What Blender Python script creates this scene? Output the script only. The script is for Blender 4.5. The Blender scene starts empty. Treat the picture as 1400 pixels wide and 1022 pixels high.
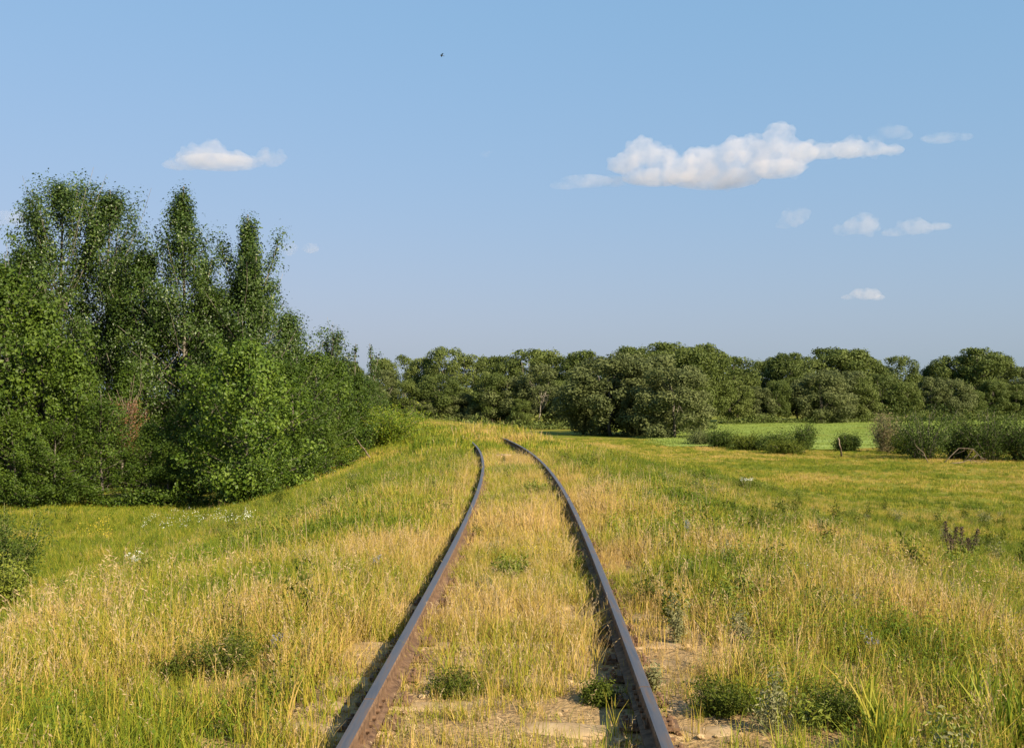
import bpy, math, random
import numpy as np

# ------------------------------------------------------------------ camera, sky, sun, exposure
scene = bpy.context.scene
COL = scene.collection
F_PX, HORIZON = 1500.0, 545.0            # focal length and horizon row on the 1400 x 1022 photograph
PITCH = math.atan((HORIZON - 511.0) / F_PX)
CAM_Z = 1.7
cam = bpy.data.cameras.new('camera')
cam.sensor_width = 36.0
cam.lens = 36.0 * F_PX / 1400.0
cam.clip_start, cam.clip_end = 0.05, 60000.0
cam_o = bpy.data.objects.new('camera', cam)
cam_o.location = (0, 0, CAM_Z)
cam_o.rotation_euler = (math.pi / 2 + PITCH, 0, 0)
COL.objects.link(cam_o)
scene.camera = cam_o

SUN_AZ, SUN_EL = math.radians(136), math.radians(32)     # azimuth clockwise from +Y (the view direction)
world = bpy.data.worlds.new('World')
scene.world = world
world.use_nodes = True
wn, wl = world.node_tree.nodes, world.node_tree.links
sky = wn.new('ShaderNodeTexSky')
sky.sky_type = 'NISHITA'
sky.sun_disc = False
sky.sun_elevation, sky.sun_rotation = SUN_EL, SUN_AZ
sky.altitude = 0
sky.air_density, sky.dust_density, sky.ozone_density = 2.0, 1.0, 6.0
EXPOSURE = 1.15
sep, com = wn.new('ShaderNodeSeparateColor'), wn.new('ShaderNodeCombineColor')   # the camera's soft response, the same in every direction
wl.new(sky.outputs[0], sep.inputs[0])
for ch, (p_, g_) in enumerate(((.54, .188), (.30, .328), (.30, .462))):
    pw, ml = wn.new('ShaderNodeMath'), wn.new('ShaderNodeMath')
    pw.operation, ml.operation = 'POWER', 'MULTIPLY'
    pw.inputs[1].default_value = p_; ml.inputs[1].default_value = g_ * 10 / 2 ** EXPOSURE
    wl.new(sep.outputs[ch], pw.inputs[0]); wl.new(pw.outputs[0], ml.inputs[0]); wl.new(ml.outputs[0], com.inputs[ch])
wl.new(com.outputs[0], wn['Background'].inputs[0])
wn['Background'].inputs[1].default_value = 0.1

sun = bpy.data.lights.new('sun', 'SUN')
sun.energy, sun.angle, sun.color = 5.0, math.radians(0.53), (1.0, 0.86, 0.64)
sun_o = bpy.data.objects.new('sun', sun)
sun_o.rotation_euler = (math.pi / 2 - SUN_EL, 0, math.pi - SUN_AZ)
COL.objects.link(sun_o)

vs = scene.view_settings
vs.view_transform, vs.look, vs.exposure, vs.gamma = 'Standard', 'None', EXPOSURE, 1.0
vs.use_curve_mapping = False
scene.cycles.use_denoising = True
scene.cycles.max_bounces = 6
scene.cycles.diffuse_bounces = 2
scene.cycles.glossy_bounces = 2
scene.cycles.transmission_bounces = 4
scene.cycles.transparent_max_bounces = 8
scene.cycles.volume_bounces = 5

# ------------------------------------------------------------------ helpers
def ray(px, py):
    vx, vz = (px - 700.0) / F_PX, (511.0 - py) / F_PX
    c, s = math.cos(PITCH), math.sin(PITCH)
    dy, dz = c - s * vz, s + c * vz
    return vx / dy, dz / dy                       # per metre of depth

def at(px, py, Y):
    rx, rz = ray(px, py)
    return np.array((rx * Y, Y, CAM_Z + rz * Y))

def hashn(i, j, seed):
    n = (i * 374761393 + j * 668265263 + seed * 974634777) & 0xFFFFFFFF
    n = ((n ^ (n >> 13)) * 1274126177) & 0xFFFFFFFF
    return ((n ^ (n >> 16)) & 0xFFFF) / 65535.0

def vnoise(x, y, s, seed=0):
    x = np.asarray(x, float) / s; y = np.asarray(y, float) / s
    i = np.floor(x).astype(np.int64); j = np.floor(y).astype(np.int64)
    u = x - i; v = y - j
    u = u * u * (3 - 2 * u); v = v * v * (3 - 2 * v)
    a = hashn(i, j, seed); b = hashn(i + 1, j, seed); c = hashn(i, j + 1, seed); d = hashn(i + 1, j + 1, seed)
    return (a * (1 - u) + b * u) * (1 - v) + (c * (1 - u) + d * u) * v

def sstep(a, b, x):
    t = np.clip((np.asarray(x, float) - a) / (b - a), 0, 1)
    return t * t * (3 - 2 * t)

def centre(Y):                                    # the track's centre line: straight, then bending left
    Y = np.asarray(Y, float)
    Yc = np.clip(Y, -30, 46)
    p = -0.1656 + 0.02393 * Yc + 2.5535e-4 * Yc**2 - 3.5642e-5 * Yc**3 + 2.2017e-7 * Yc**4
    e = np.maximum(Y - 46, 0)
    return p - 0.0931 * e - 0.0018 * np.minimum(e, 120) ** 2

def terrain(X, Y):
    X = np.asarray(X, float); Y = np.asarray(Y, float)
    u = X - centre(Y)
    left = -0.16 - 1.95 * sstep(.8, 11.0, -u) - 0.10 * sstep(11, 30, -u)
    right = -0.16 - 1.75 * sstep(.8, 14.0, u) - 0.20 * sstep(12, 30, u)
    z = np.where(u < 0, left, right)
    away = sstep(1.6, 3.5, np.abs(u))
    z = z + away * (0.22 * (vnoise(X, Y, 6.0, 3) - .5) + 0.10 * (vnoise(X, Y, 1.7, 4) - .5))
    z = z - 0.04 * (1 - sstep(1.4, 1.9, np.abs(u))) + 0.05 * (vnoise(X, Y, 0.45, 9) - .5) * (1 - away)
    far = sstep(70, 95, Y) * sstep(-60, -20, -np.abs(X) + 0 * Y)   # keep the far plain level
    return z

def tz(x, y):
    return float(terrain(x, y))

def hit(px, py):                                  # where the view ray through a photo pixel meets the ground
    rx, rz = ray(px, py)
    Y = np.linspace(3, 400, 8000)
    g = terrain(rx * Y, Y) - (CAM_Z + rz * Y)
    k = int(np.argmax(g > 0))
    return np.array((rx * Y[k], Y[k], tz(rx * Y[k], Y[k])))

def unit(v):
    return v / np.maximum(np.linalg.norm(v, axis=-1, keepdims=True), 1e-9)

def mesh_from(name, V, faces, mats, fmat=None, face_attr=None, vert_attr=None, smooth=False):
    me = bpy.data.meshes.new(name)
    V = np.asarray(V, np.float32)
    if isinstance(faces, np.ndarray):
        n, k = faces.shape
        me.vertices.add(len(V)); me.vertices.foreach_set('co', V.ravel())
        me.loops.add(n * k); me.loops.foreach_set('vertex_index', faces.astype(np.int32).ravel())
        me.polygons.add(n)
        me.polygons.foreach_set('loop_start', np.arange(0, n * k, k, dtype=np.int32))
        me.polygons.foreach_set('loop_total', np.full(n, k, np.int32))
    else:
        me.from_pydata(V.tolist(), [], faces)
    for m in (mats if isinstance(mats, (list, tuple)) else [mats]):
        me.materials.append(m)
    if fmat is not None:
        me.polygons.foreach_set('material_index', np.asarray(fmat, np.int32))
    me.polygons.foreach_set('use_smooth', np.full(len(me.polygons), smooth))
    for dom, d in (('FACE', face_attr), ('POINT', vert_attr)):
        for k, v in (d or {}).items():
            me.attributes.new(k, 'FLOAT', dom).data.foreach_set('value', np.asarray(v, np.float32))
    me.update(calc_edges=True)
    return me

def link(name, data, parent=None, loc=None, label=None, cat=None, group=None, kind=None):
    o = bpy.data.objects.new(name, data)
    COL.objects.link(o)
    if parent is not None: o.parent = parent
    if loc is not None: o.location = loc
    for k, v in (('label', label), ('category', cat), ('group', group), ('kind', kind)):
        if v: o[k] = v
    return o

class Geo:                                        # collects tubes and boxes, then becomes one mesh
    def __init__(s): s.V, s.F, s.n = [], [], 0
    def add(s, V, F):
        s.V.append(np.asarray(V, float)); s.F += [tuple(i + s.n for i in f) for f in F]; s.n += len(V)
    def tube(s, P, R, k=5):
        P = np.asarray(P, float); n = len(P)
        R = np.broadcast_to(np.asarray(R, float), (n,))
        T = unit(np.gradient(P, axis=0))
        ref = np.array((0.31, 0.95, 0.05)) if abs(T[0][2]) > .6 else np.array((0, 0, 1.0))
        A = unit(np.cross(T, ref)); B = np.cross(T, A)
        a = np.arange(k) * 2 * math.pi / k
        ring = (A[:, None, :] * np.cos(a)[None, :, None] + B[:, None, :] * np.sin(a)[None, :, None]) * R[:, None, None] + P[:, None, :]
        F = []
        for i in range(n - 1):
            for j in range(k):
                F.append((i * k + j, i * k + (j + 1) % k, (i + 1) * k + (j + 1) % k, (i + 1) * k + j))
        F.append(tuple(range((n - 1) * k, n * k))); F.append(tuple(range(k))[::-1])
        s.add(ring.reshape(-1, 3), F)
    def box(s, c, h, rot=None):
        c = np.asarray(c, float)
        q = np.array([(x, y, z) for x in (-1, 1) for y in (-1, 1) for z in (-1, 1)], float) * np.asarray(h)
        if rot is not None:
            ca, sa = math.cos(rot), math.sin(rot)
            q = np.stack((q[:, 0] * ca - q[:, 1] * sa, q[:, 0] * sa + q[:, 1] * ca, q[:, 2]), 1)
        s.add(q + c, [(0, 1, 3, 2), (4, 6, 7, 5), (0, 4, 5, 1), (2, 3, 7, 6), (0, 2, 6, 4), (1, 5, 7, 3)])
    def mesh(s, name, mat, smooth=True):
        return mesh_from(name, np.concatenate(s.V), s.F, mat, smooth=smooth)

def leaf_mesh(name, C, N, S, mat, rng, aspect=.62, tone=None):
    n = len(C)
    t = unit(np.cross(N, rng.normal(size=(n, 3)))); b = np.cross(N, t)
    S = np.broadcast_to(S, (n,))[:, None]
    f = N * S * .10
    V = np.stack((C + t * S * .5, C + b * S * .5 * aspect + f, C - t * S * .5, C - b * S * .5 * aspect + f), 1).reshape(-1, 3)
    return mesh_from(name, V, np.arange(4 * n).reshape(n, 4), mat, face_attr={'rnd': rng.random(n) if tone is None else .5 * rng.random(n) + .5 * tone})

# ------------------------------------------------------------------ materials
def newmat(name):
    m = bpy.data.materials.new(name); m.use_nodes = True
    nt = m.node_tree
    return m, nt, nt.nodes, nt.links, nt.nodes['Principled BSDF']

def nd(nt, typ, **kw):
    n = nt.nodes.new(typ)
    for k, v in kw.items(): setattr(n, k, v)
    return n

def ramp(nt, fac, stops):
    r = nt.nodes.new('ShaderNodeValToRGB')
    e = r.color_ramp.elements
    while len(e) > 1: e.remove(e[-1])
    e[0].position = stops[0][0]; e[0].color = (*stops[0][1], 1)
    for p, c in stops[1:]:
        x = e.new(p); x.color = (*c, 1)
    if fac is not None: nt.links.new(fac, r.inputs[0])
    return r.outputs[0]

def noise(nt, scale, detail=4, coord='Object', rough=.55, vec=None):
    n = nd(nt, 'ShaderNodeTexNoise')
    n.inputs['Scale'].default_value = scale; n.inputs['Detail'].default_value = detail
    n.inputs['Roughness'].default_value = rough
    if vec is None:
        tc = nd(nt, 'ShaderNodeTexCoord'); vec = tc.outputs[coord]
    nt.links.new(vec, n.inputs['Vector'])
    return n.outputs['Fac']

def math_(nt, op, a, b=None, clamp=False):
    n = nd(nt, 'ShaderNodeMath', operation=op); n.use_clamp = clamp
    for i, v in enumerate((a, b)):
        if v is None: continue
        if isinstance(v, (int, float)): n.inputs[i].default_value = v
        else: nt.links.new(v, n.inputs[i])
    return n.outputs[0]

def mixc(nt, f, a, b, typ='MIX'):
    n = nd(nt, 'ShaderNodeMix', data_type='RGBA', blend_type=typ)
    for i, v in ((0, f), (6, a), (7, b)):
        if isinstance(v, (int, float)): n.inputs[i].default_value = v
        elif isinstance(v, tuple): n.inputs[i].default_value = (*v, 1)
        else: nt.links.new(v, n.inputs[i])
    return n.outputs[2]

def attr(nt, name, typ='GEOMETRY'):
    n = nd(nt, 'ShaderNodeAttribute', attribute_type=typ, attribute_name=name)
    return n.outputs['Fac']

def leafy(nt, col, rough=.55, trans=.30, tcol=None, spec=.25):
    P = nt.nodes['Principled BSDF']; out = nt.nodes['Material Output']
    nt.links.new(col, P.inputs['Base Color'])
    P.inputs['Roughness'].default_value = rough
    P.inputs['Specular IOR Level'].default_value = spec
    tr = nd(nt, 'ShaderNodeBsdfTranslucent')
    nt.links.new(tcol or col, tr.inputs[0])
    mx = nd(nt, 'ShaderNodeMixShader'); mx.inputs[0].default_value = trans
    nt.links.new(P.outputs[0], mx.inputs[1]); nt.links.new(tr.outputs[0], mx.inputs[2])
    nt.links.new(mx.outputs[0], out.inputs['Surface'])

def leaf_mat(name, dark, mid, light, objvar=.35, rough=.5, trans=.3, spec=.3):
    m, nt, N, L, P = newmat(name)
    oi = nd(nt, 'ShaderNodeObjectInfo')
    r = attr(nt, 'rnd')
    f = math_(nt, 'ADD', math_(nt, 'MULTIPLY', r, 1 - objvar), math_(nt, 'MULTIPLY', oi.outputs['Random'], objvar))
    leafy(nt, ramp(nt, f, [(0.0, dark), (.5, mid), (1.0, light)]), rough, trans, spec=spec)
    return m

def bark_mat(name, a, b, scale=6.0):
    m, nt, N, L, P = newmat(name)
    tc = nd(nt, 'ShaderNodeTexCoord'); mp = nd(nt, 'ShaderNodeMapping')
    mp.inputs['Scale'].default_value = (1, 1, .45)
    L.new(tc.outputs['Object'], mp.inputs[0])
    f = noise(nt, scale, 5, vec=mp.outputs[0])
    L.new(ramp(nt, f, [(.38, a), (.6, b)]), P.inputs['Base Color'])
    P.inputs['Roughness'].default_value = .9
    bp = nd(nt, 'ShaderNodeBump'); bp.inputs['Strength'].default_value = .6; bp.inputs['Distance'].default_value = .03
    L.new(f, bp.inputs['Height']); L.new(bp.outputs[0], P.inputs['Normal'])
    return m

M = {}
M['aspen'] = leaf_mat('aspen_leaf', (.016, .032, .005), (.046, .083, .010), (.122, .176, .032), .15, .42, .26, .4)
M['thicket'] = leaf_mat('thicket_leaf', (.020, .040, .005), (.054, .094, .008), (.120, .172, .018), .25, .5, .30, .25)
M['bright'] = leaf_mat('bright_leaf', (.070, .130, .007), (.140, .215, .012), (.320, .320, .025), .2, .5, .4)
M['sunny'] = leaf_mat('sunny_leaf', (.030, .062, .006), (.080, .135, .011), (.165, .225, .024), .2, .5, .32, .3)  # own lighter leaf green of the tree standing forward and the growth at its foot
M['willow'] = leaf_mat('willow_leaf', (.054, .068, .020), (.100, .120, .038), (.175, .192, .070), .3, .6, .22, .2)
M['poplar'] = leaf_mat('poplar_leaf', (.042, .062, .012), (.086, .114, .022), (.158, .186, .048), .45, .55, .25, .2)
M['dark_shrub'] = leaf_mat('dark_shrub_leaf', (.022, .042, .007), (.050, .080, .011), (.105, .138, .022), .3, .55, .28, .15)
M['weed'] = leaf_mat('weed_leaf', (.042, .062, .008), (.082, .105, .012), (.140, .158, .022), .3, .6, .36, .12)
M['fresh'] = leaf_mat('fresh_weed_leaf', (.090, .125, .014), (.155, .190, .020), (.250, .260, .036), .3, .55, .35)
M['silver'] = leaf_mat('silver_leaf', (.125, .130, .048), (.195, .192, .080), (.275, .260, .125), .3, .7, .25)
M['dead_leaf'] = leaf_mat('dead_leaf', (.110, .050, .022), (.200, .095, .040), (.280, .150, .070), .2, .7, .3)
M['tan_shrub'] = leaf_mat('tan_shrub_leaf', (.110, .110, .040), (.190, .160, .070), (.270, .220, .110), .2, .7, .3)
M['crop'] = leaf_mat('crop_blade', (.165, .225, .042), (.225, .285, .060), (.290, .335, .088), .3, .6, .35, .15)
M['bark'] = bark_mat('grey_bark', (.045, .038, .028), (.14, .12, .09))
M['pale_bark'] = bark_mat('pale_bark', (.07, .06, .045), (.25, .22, .17), 4)
M['dead_wood'] = bark_mat('dead_wood', (.10, .07, .05), (.22, .165, .12))
M['stem'] = bark_mat('weed_stem', (.10, .11, .04), (.22, .20, .08), 20)
M['dark_seed'] = leaf_mat('dark_seed', (.035, .022, .014), (.070, .045, .028), (.110, .080, .050), .2, .8, .1)
M['white_petal'] = leaf_mat('white_petal', (.55, .55, .45), (.70, .70, .60), (.80, .80, .72), .1, .7, .3)
M['yellow_petal'] = leaf_mat('yellow_petal', (.50, .36, .02), (.65, .48, .03), (.75, .58, .06), .1, .7, .3)
M['blue_petal'] = leaf_mat('blue_petal', (.12, .13, .26), (.20, .22, .38), (.30, .32, .45), .1, .7, .3)

def grass_mat():
    m, nt, N, L, P = newmat('grass_blade')
    d = attr(nt, 'dry', 'INSTANCER'); r = attr(nt, 'rnd'); h = attr(nt, 'hgt'); s = attr(nt, 'seed')
    f = math_(nt, 'ADD', d, math_(nt, 'MULTIPLY', math_(nt, 'SUBTRACT', r, .5), .75))
    f = math_(nt, 'ADD', f, math_(nt, 'MULTIPLY', math_(nt, 'SUBTRACT', h, .5), .22), True)
    c = ramp(nt, f, [(0, (.095, .142, .011)), (.22, (.182, .222, .014)), (.45, (.275, .275, .022)),
                     (.68, (.405, .300, .050)), (1, (.510, .345, .122))])
    sc = ramp(nt, r, [(0, (.30, .21, .10)), (.5, (.43, .31, .15)), (1, (.55, .42, .24))])
    leafy(nt, mixc(nt, s, c, sc), .6, .33, spec=.2)
    return m
M['grass'] = grass_mat()

def ground_mat():
    m, nt, N, L, P = newmat('meadow_soil')
    n1 = noise(nt, .16, 4); n2 = noise(nt, 2.2, 5); n3 = noise(nt, 26, 4)
    grass = ramp(nt, n1, [(.34, (.105, .130, .011)), (.5, (.150, .155, .016)), (.66, (.195, .165, .030))])
    soil = ramp(nt, n3, [(.3, (.170, .108, .050)), (.55, (.300, .200, .095)), (.75, (.380, .265, .135))])
    near = attr(nt, 'soil')
    f = math_(nt, 'ADD', near, math_(nt, 'MULTIPLY', math_(nt, 'SUBTRACT', n2, .5), .8), True)
    c = mixc(nt, f, grass, soil)
    L.new(c, P.inputs['Base Color']); P.inputs['Roughness'].default_value = .95
    P.inputs['Specular IOR Level'].default_value = .1
    bp = nd(nt, 'ShaderNodeBump'); bp.inputs['Strength'].default_value = .7; bp.inputs['Distance'].default_value = .04
    L.new(n3, bp.inputs['Height']); L.new(bp.outputs[0], P.inputs['Normal'])
    return m
M['ground'] = ground_mat()

def field_mat():
    m, nt, N, L, P = newmat('crop_field')
    tc = nd(nt, 'ShaderNodeTexCoord'); mp = nd(nt, 'ShaderNodeMapping')
    mp.inputs['Rotation'].default_value = (0, 0, math.radians(8)); mp.inputs['Scale'].default_value = (.02, .35, 1)
    L.new(tc.outputs['Object'], mp.inputs[0])
    f = noise(nt, 1.0, 5, vec=mp.outputs[0]); g = noise(nt, .8, 5)
    k = math_(nt, 'ADD', math_(nt, 'MULTIPLY', f, .65), math_(nt, 'MULTIPLY', g, .35))
    L.new(ramp(nt, k, [(.38, (.130, .185, .034)), (.5, (.180, .235, .048)), (.62, (.225, .270, .068))]), P.inputs['Base Color'])
    P.inputs['Roughness'].default_value = .95; P.inputs['Specular IOR Level'].default_value = .1
    return m
M['field'] = field_mat()

def rust_mat(name, a, b, c, scale=18, bump=.5):
    m, nt, N, L, P = newmat(name)
    f = noise(nt, scale, 6, rough=.65)
    L.new(ramp(nt, f, [(.3, a), (.5, b), (.72, c)]), P.inputs['Base Color'])
    P.inputs['Roughness'].default_value = .9; P.inputs['Specular IOR Level'].default_value = .2
    bp = nd(nt, 'ShaderNodeBump'); bp.inputs['Strength'].default_value = bump; bp.inputs['Distance'].default_value = .006
    L.new(f, bp.inputs['Height']); L.new(bp.outputs[0], P.inputs['Normal'])
    return m
M['rust'] = rust_mat('rusty_steel', (.055, .032, .020), (.135, .080, .047), (.215, .135, .080))
M['clod'] = rust_mat('rusty_earth', (.120, .068, .038), (.210, .125, .068), (.290, .190, .110), 9)
M['sand_clod'] = rust_mat('sandy_earth', (.210, .140, .070), (.320, .225, .120), (.410, .300, .175), 6)
M['sleeper'] = rust_mat('sandy_sleeper', (.190, .120, .062), (.320, .220, .115), (.420, .300, .170), 7, .8)

def steel_mat():
    m, nt, N, L, P = newmat('worn_rail_head')
    tc = nd(nt, 'ShaderNodeTexCoord'); mp = nd(nt, 'ShaderNodeMapping')
    mp.inputs['Scale'].default_value = (30, 1.6, 8); L.new(tc.outputs['Object'], mp.inputs[0])
    f = noise(nt, 1.0, 6, vec=mp.outputs[0], rough=.7)
    L.new(ramp(nt, f, [(.32, (.070, .066, .072)), (.52, (.130, .115, .112)), (.66, (.175, .110, .072))]), P.inputs['Base Color'])
    P.inputs['Metallic'].default_value = .55
    L.new(ramp(nt, f, [(.3, (.34,) * 3), (.7, (.6,) * 3)]), P.inputs['Roughness'])
    return m
M['steel'] = steel_mat()

# ------------------------------------------------------------------ ground and field
def axis(segs):
    out = []
    for a, b, s in segs: out.append(np.arange(a, b, s))
    return np.concatenate(out)
gx = axis([(-2400, -200, 200), (-200, -60, 20), (-60, -24, 3), (-24, -6, .6), (-6, 6, .18), (6, 24, .6), (24, 60, 3), (60, 200, 20), (200, 2601, 200)])
gy = axis([(-400, -40, 60), (-40, 0, 4), (0, 16, .22), (16, 50, .5), (50, 110, 2), (110, 250, 10), (250, 700, 75), (700, 4200, 350)])
GX, GY = np.meshgrid(gx, gy)
GZ = terrain(GX, GY)
nx, ny = len(gx), len(gy)
idx = np.arange(nx * ny).reshape(ny, nx)
quads = np.stack((idx[:-1, :-1], idx[:-1, 1:], idx[1:, 1:], idx[1:, :-1]), -1).reshape(-1, 4)
GU = np.abs(GX - centre(GY))
soil = (1 - sstep(1.3, 3.4, GU)) * (1 - sstep(16, 45, GY)) * .9 + .35 * (1 - sstep(8, 25, GY))
me = mesh_from('ground', np.stack((GX, GY, GZ), -1).reshape(-1, 3), quads, M['ground'], vert_attr={'soil': soil.ravel()}, smooth=True)
link('ground', me, label='grassy ground with a low railway embankment running through it', cat='ground', kind='structure')

fx = np.linspace(12, 150, 70); fy = np.linspace(0, 1, 30)
FX, FT = np.meshgrid(fx, fy)
near_e = 84 + 2.0 * (vnoise(FX, FX * 0, 9, 5) - .5) * 2 + .03 * FX
far_e = 172 + .35 * FX
FY = near_e + (far_e - near_e) * FT
FXX = FX + (1 - sstep(12, 30, FX)) * 6 * FT
FZ = terrain(FXX, FY) + .05
fid = np.arange(FX.size).reshape(FX.shape)
fq = np.stack((fid[:-1, :-1], fid[:-1, 1:], fid[1:, 1:], fid[1:, :-1]), -1).reshape(-1, 4)
link('crop_field', mesh_from('crop_field', np.stack((FXX, FY, FZ), -1).reshape(-1, 3), fq, M['field'], smooth=True),
     label='level pale green crop field before the far trees', cat='field', kind='structure')

# ------------------------------------------------------------------ railway track
def rail_line(off, y0, y1, step):
    Y = np.linspace(y0, y1, int(round((y1 - y0) / step)) + 1)
    C = np.stack((centre(Y), Y), 1)
    T = unit(np.stack((np.gradient(C[:, 0], Y), np.ones_like(Y)), 1))
    Nn = np.stack((T[:, 1], -T[:, 0]), 1)           # to the right
    return C + Nn * off, T

PROFILE = [(-.066, -.152), (.066, -.152), (.066, -.141), (.012, -.125), (.0085, -.100), (.0085, -.055), (.035, -.040), (.0365, -.012), (.031, -.002),
           (.016, 0), (-.016, 0), (-.031, -.002), (-.0365, -.012), (-.035, -.040), (-.0085, -.055), (-.0085, -.100), (-.012, -.125), (-.066, -.141)]
def rail_mesh(off, y0, y1, dz=0.0):
    L2, T = rail_line(off, y0, y1, .5 if y1 - y0 > 3 else (y1 - y0) / 8)
    k = len(PROFILE); n = len(L2)
    V = np.zeros((n, k, 3))
    for j, (a, b) in enumerate(PROFILE):
        V[:, j, 0] = L2[:, 0] + T[:, 1] * a; V[:, j, 1] = L2[:, 1] - T[:, 0] * a; V[:, j, 2] = b + dz
    Fc, fm = [], []
    for i in range(n - 1):
        for j in range(k):
            Fc.append((i * k + j, i * k + (j + 1) % k, (i + 1) * k + (j + 1) % k, (i + 1) * k + j))
            fm.append(1 if 8 <= j <= 10 else 0)
    Fc.append(tuple(range(k))[::-1]); Fc.append(tuple(range((n - 1) * k, n * k))); fm += [0, 0]
    return mesh_from('rail', V.reshape(-1, 3), Fc, [M['rust'], M['steel']], fmat=fm)

track = link('railway_track', None, loc=(0, 0, 0), label='single rusty railway track curving left through the dry grass', cat='railway track')
HALF = .795
JOINT = {-1: 6.25, 1: 6.55}
for s in (-1, 1):
    a = link('rail', rail_mesh(s * HALF, 1.0, JOINT[s] - .007), track)
    b = link('rail', rail_mesh(s * HALF, JOINT[s] + .007, 74.0), track)
    p, t = rail_line(s * HALF, JOINT[s], JOINT[s] + .1, .1)
    rot = -math.atan2(t[0][0], t[0][1])
    for q in (-1, 1):                                # fishplates with bolts on both sides of the web
        g = Geo(); g.box((0, 0, -.088), (.009, .40, .045))
        g.box((q * .010, 0, -.118), (.010, .40, .012))
        pl = link('joint_bar', g.mesh('joint_bar', M['rust'], False), b)
        pl.location = (p[0][0] + q * .020, p[0][1], 0); pl.rotation_euler = (0, 0, rot)
        for yb in (-.31, -.19, -.07, .07, .19, .31):
            g2 = Geo(); g2.tube([(q * .008, yb, -.086), (q * .030, yb, -.086)], .016, 6)
            bo = link('bolt', g2.mesh('bolt', M['rust'], False), b); bo.location = pl.location; bo.rotation_euler = (0, 0, rot)

rs = np.random.default_rng(11)
def sleeper_mesh(seed):
    r = np.random.default_rng(seed)
    nx_, ny_ = 46, 8
    xs = np.linspace(-1, 1, nx_); a = np.linspace(0, 1, ny_)
    V = []
    for x in xs:
        end = 1 - .35 * max(0, abs(x) - .93) / .07
        for t in a:                                  # a half-rounded, worn cross-section
            ang = math.pi * (1 - t)
            cx, cz = math.cos(ang), math.sin(ang)
            px_ = math.copysign(abs(cx) ** .38, cx) * .135 * end; pz = abs(cz) ** .32 * .15 * end
            V.append((x * 1.37, px_, pz))
    V = np.array(V)
    V[:, 1] += .03 * (vnoise(V[:, 0], V[:, 1] * 0, .35, seed) - .5) + .02 * (vnoise(V[:, 0], V[:, 1], .09, seed + 1) - .5)
    V[:, 2] += .030 * (vnoise(V[:, 0], V[:, 1] * 1.5, .16, seed + 2) - .5) - .10
    Fc = [(i * ny_ + j, (i + 1) * ny_ + j, (i + 1) * ny_ + j + 1, i * ny_ + j + 1) for i in range(nx_ - 1) for j in range(ny_ - 1)]
    Fc += [tuple(range(ny_)), tuple(range((nx_ - 1) * ny_, nx_ * ny_))[::-1]]
    return mesh_from('sleeper', V, Fc, M['sleeper'], smooth=True)
sl_meshes = [sleeper_mesh(50 + i) for i in range(5)]
g = Geo()
g.box((0, 0, 0), (.17, .085, .010))
for sx in (-1, 1):
    g.box((sx * .088, 0, .018), (.016, .075, .014))
    for sy in (-.045, .045):
        g.tube([(sx * .125, sy, .008), (sx * .125, sy, .045)], .013, 6)
        g.tube([(sx * .125, sy, .018), (sx * .125, sy, .030)], .022, 6)
plate_me = g.mesh('tie_plate', M['rust'], False)
y = 3.1; i = 0; SLEEP = []
while y < 34:
    c = float(centre(y)); rot = -math.atan2(float(centre(y + .5) - centre(y - .5)), 1.0)
    s = link('sleeper', sl_meshes[i % 5], track); SLEEP.append(y)
    s.location = (c, y, -.240 - .015 * rs.random()); s.rotation_euler = (0, rs.normal() * .006, rot + rs.normal() * .02)
    if y < 26:
        for q in (-1, 1):
            pl = link('tie_plate', plate_me, s); pl.location = (q * HALF, 0, .072)
    y += .545 + rs.normal() * .02; i += 1

# rusty crumbs of ballast beside the rails
rng = np.random.default_rng(5)
def stones(name, n, side, y0, y1, spread, size, mat, label, zoff=0):
    ico_v = unit(np.array([(0, 0, 1), (.9, 0, .45), (.28, .85, .45), (-.72, .53, .45), (-.72, -.53, .45), (.28, -.85, .45),
                           (.72, .53, -.45), (-.28, .85, -.45), (-.9, 0, -.45), (-.28, -.85, -.45), (.72, -.53, -.45), (0, 0, -1)], float))
    f1 = [(0, 1, 2), (0, 2, 3), (0, 3, 4), (0, 4, 5), (0, 5, 1), (1, 6, 2), (2, 6, 7), (2, 7, 3), (3, 7, 8), (3, 8, 4), (4, 8, 9), (4, 9, 5), (5, 9, 10),
          (5, 10, 1), (1, 10, 6), (11, 7, 6), (11, 8, 7), (11, 9, 8), (11, 10, 9), (11, 6, 10)]
    Y = y0 + (y1 - y0) * rng.random(n) ** 1.6
    u = side * HALF + rng.normal(size=n) * spread
    X = centre(Y) + u
    S = size * (.5 + rng.random(n) ** 2 * 1.3)
    V = ico_v[None] * (1 + .35 * rng.normal(size=(n, 12, 1)) * .5) * S[:, None, None] * np.array((1, 1, .7))
    V = V + np.stack((X, Y, np.maximum(terrain(X, Y), -.2) + S * .2 + zoff), 1)[:, None]
    Fc = (np.array(f1)[None] + (np.arange(n) * 12)[:, None, None]).reshape(-1, 3)
    link(name, mesh_from(name, V.reshape(-1, 3), Fc, mat), label=label, cat='gravel', kind='stuff')
stones('ballast_gravel', 1600, 1, 3, 22, .085, .016, M['clod'], 'rust stained crumbs of ballast lying along the right rail')
stones('ballast_crumbs', 800, -1, 3, 16, .085, .014, M['clod'], 'rust stained crumbs of ballast lying along the left rail')
stones('sandy_clods', 900, 0, 3, 14, .95, .016, M['sand_clod'], 'small sandy clods scattered across the track bed')

# ------------------------------------------------------------------ grass: prototypes
PROTO = {}
def proto_collection(key, metas):
    c = bpy.data.collections.new(key)
    for i, m_ in enumerate(metas):
        c.objects.link(bpy.data.objects.new('%s_%02d' % (key, i), m_))
    PROTO[key] = c; c['n'] = len(metas)

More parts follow.
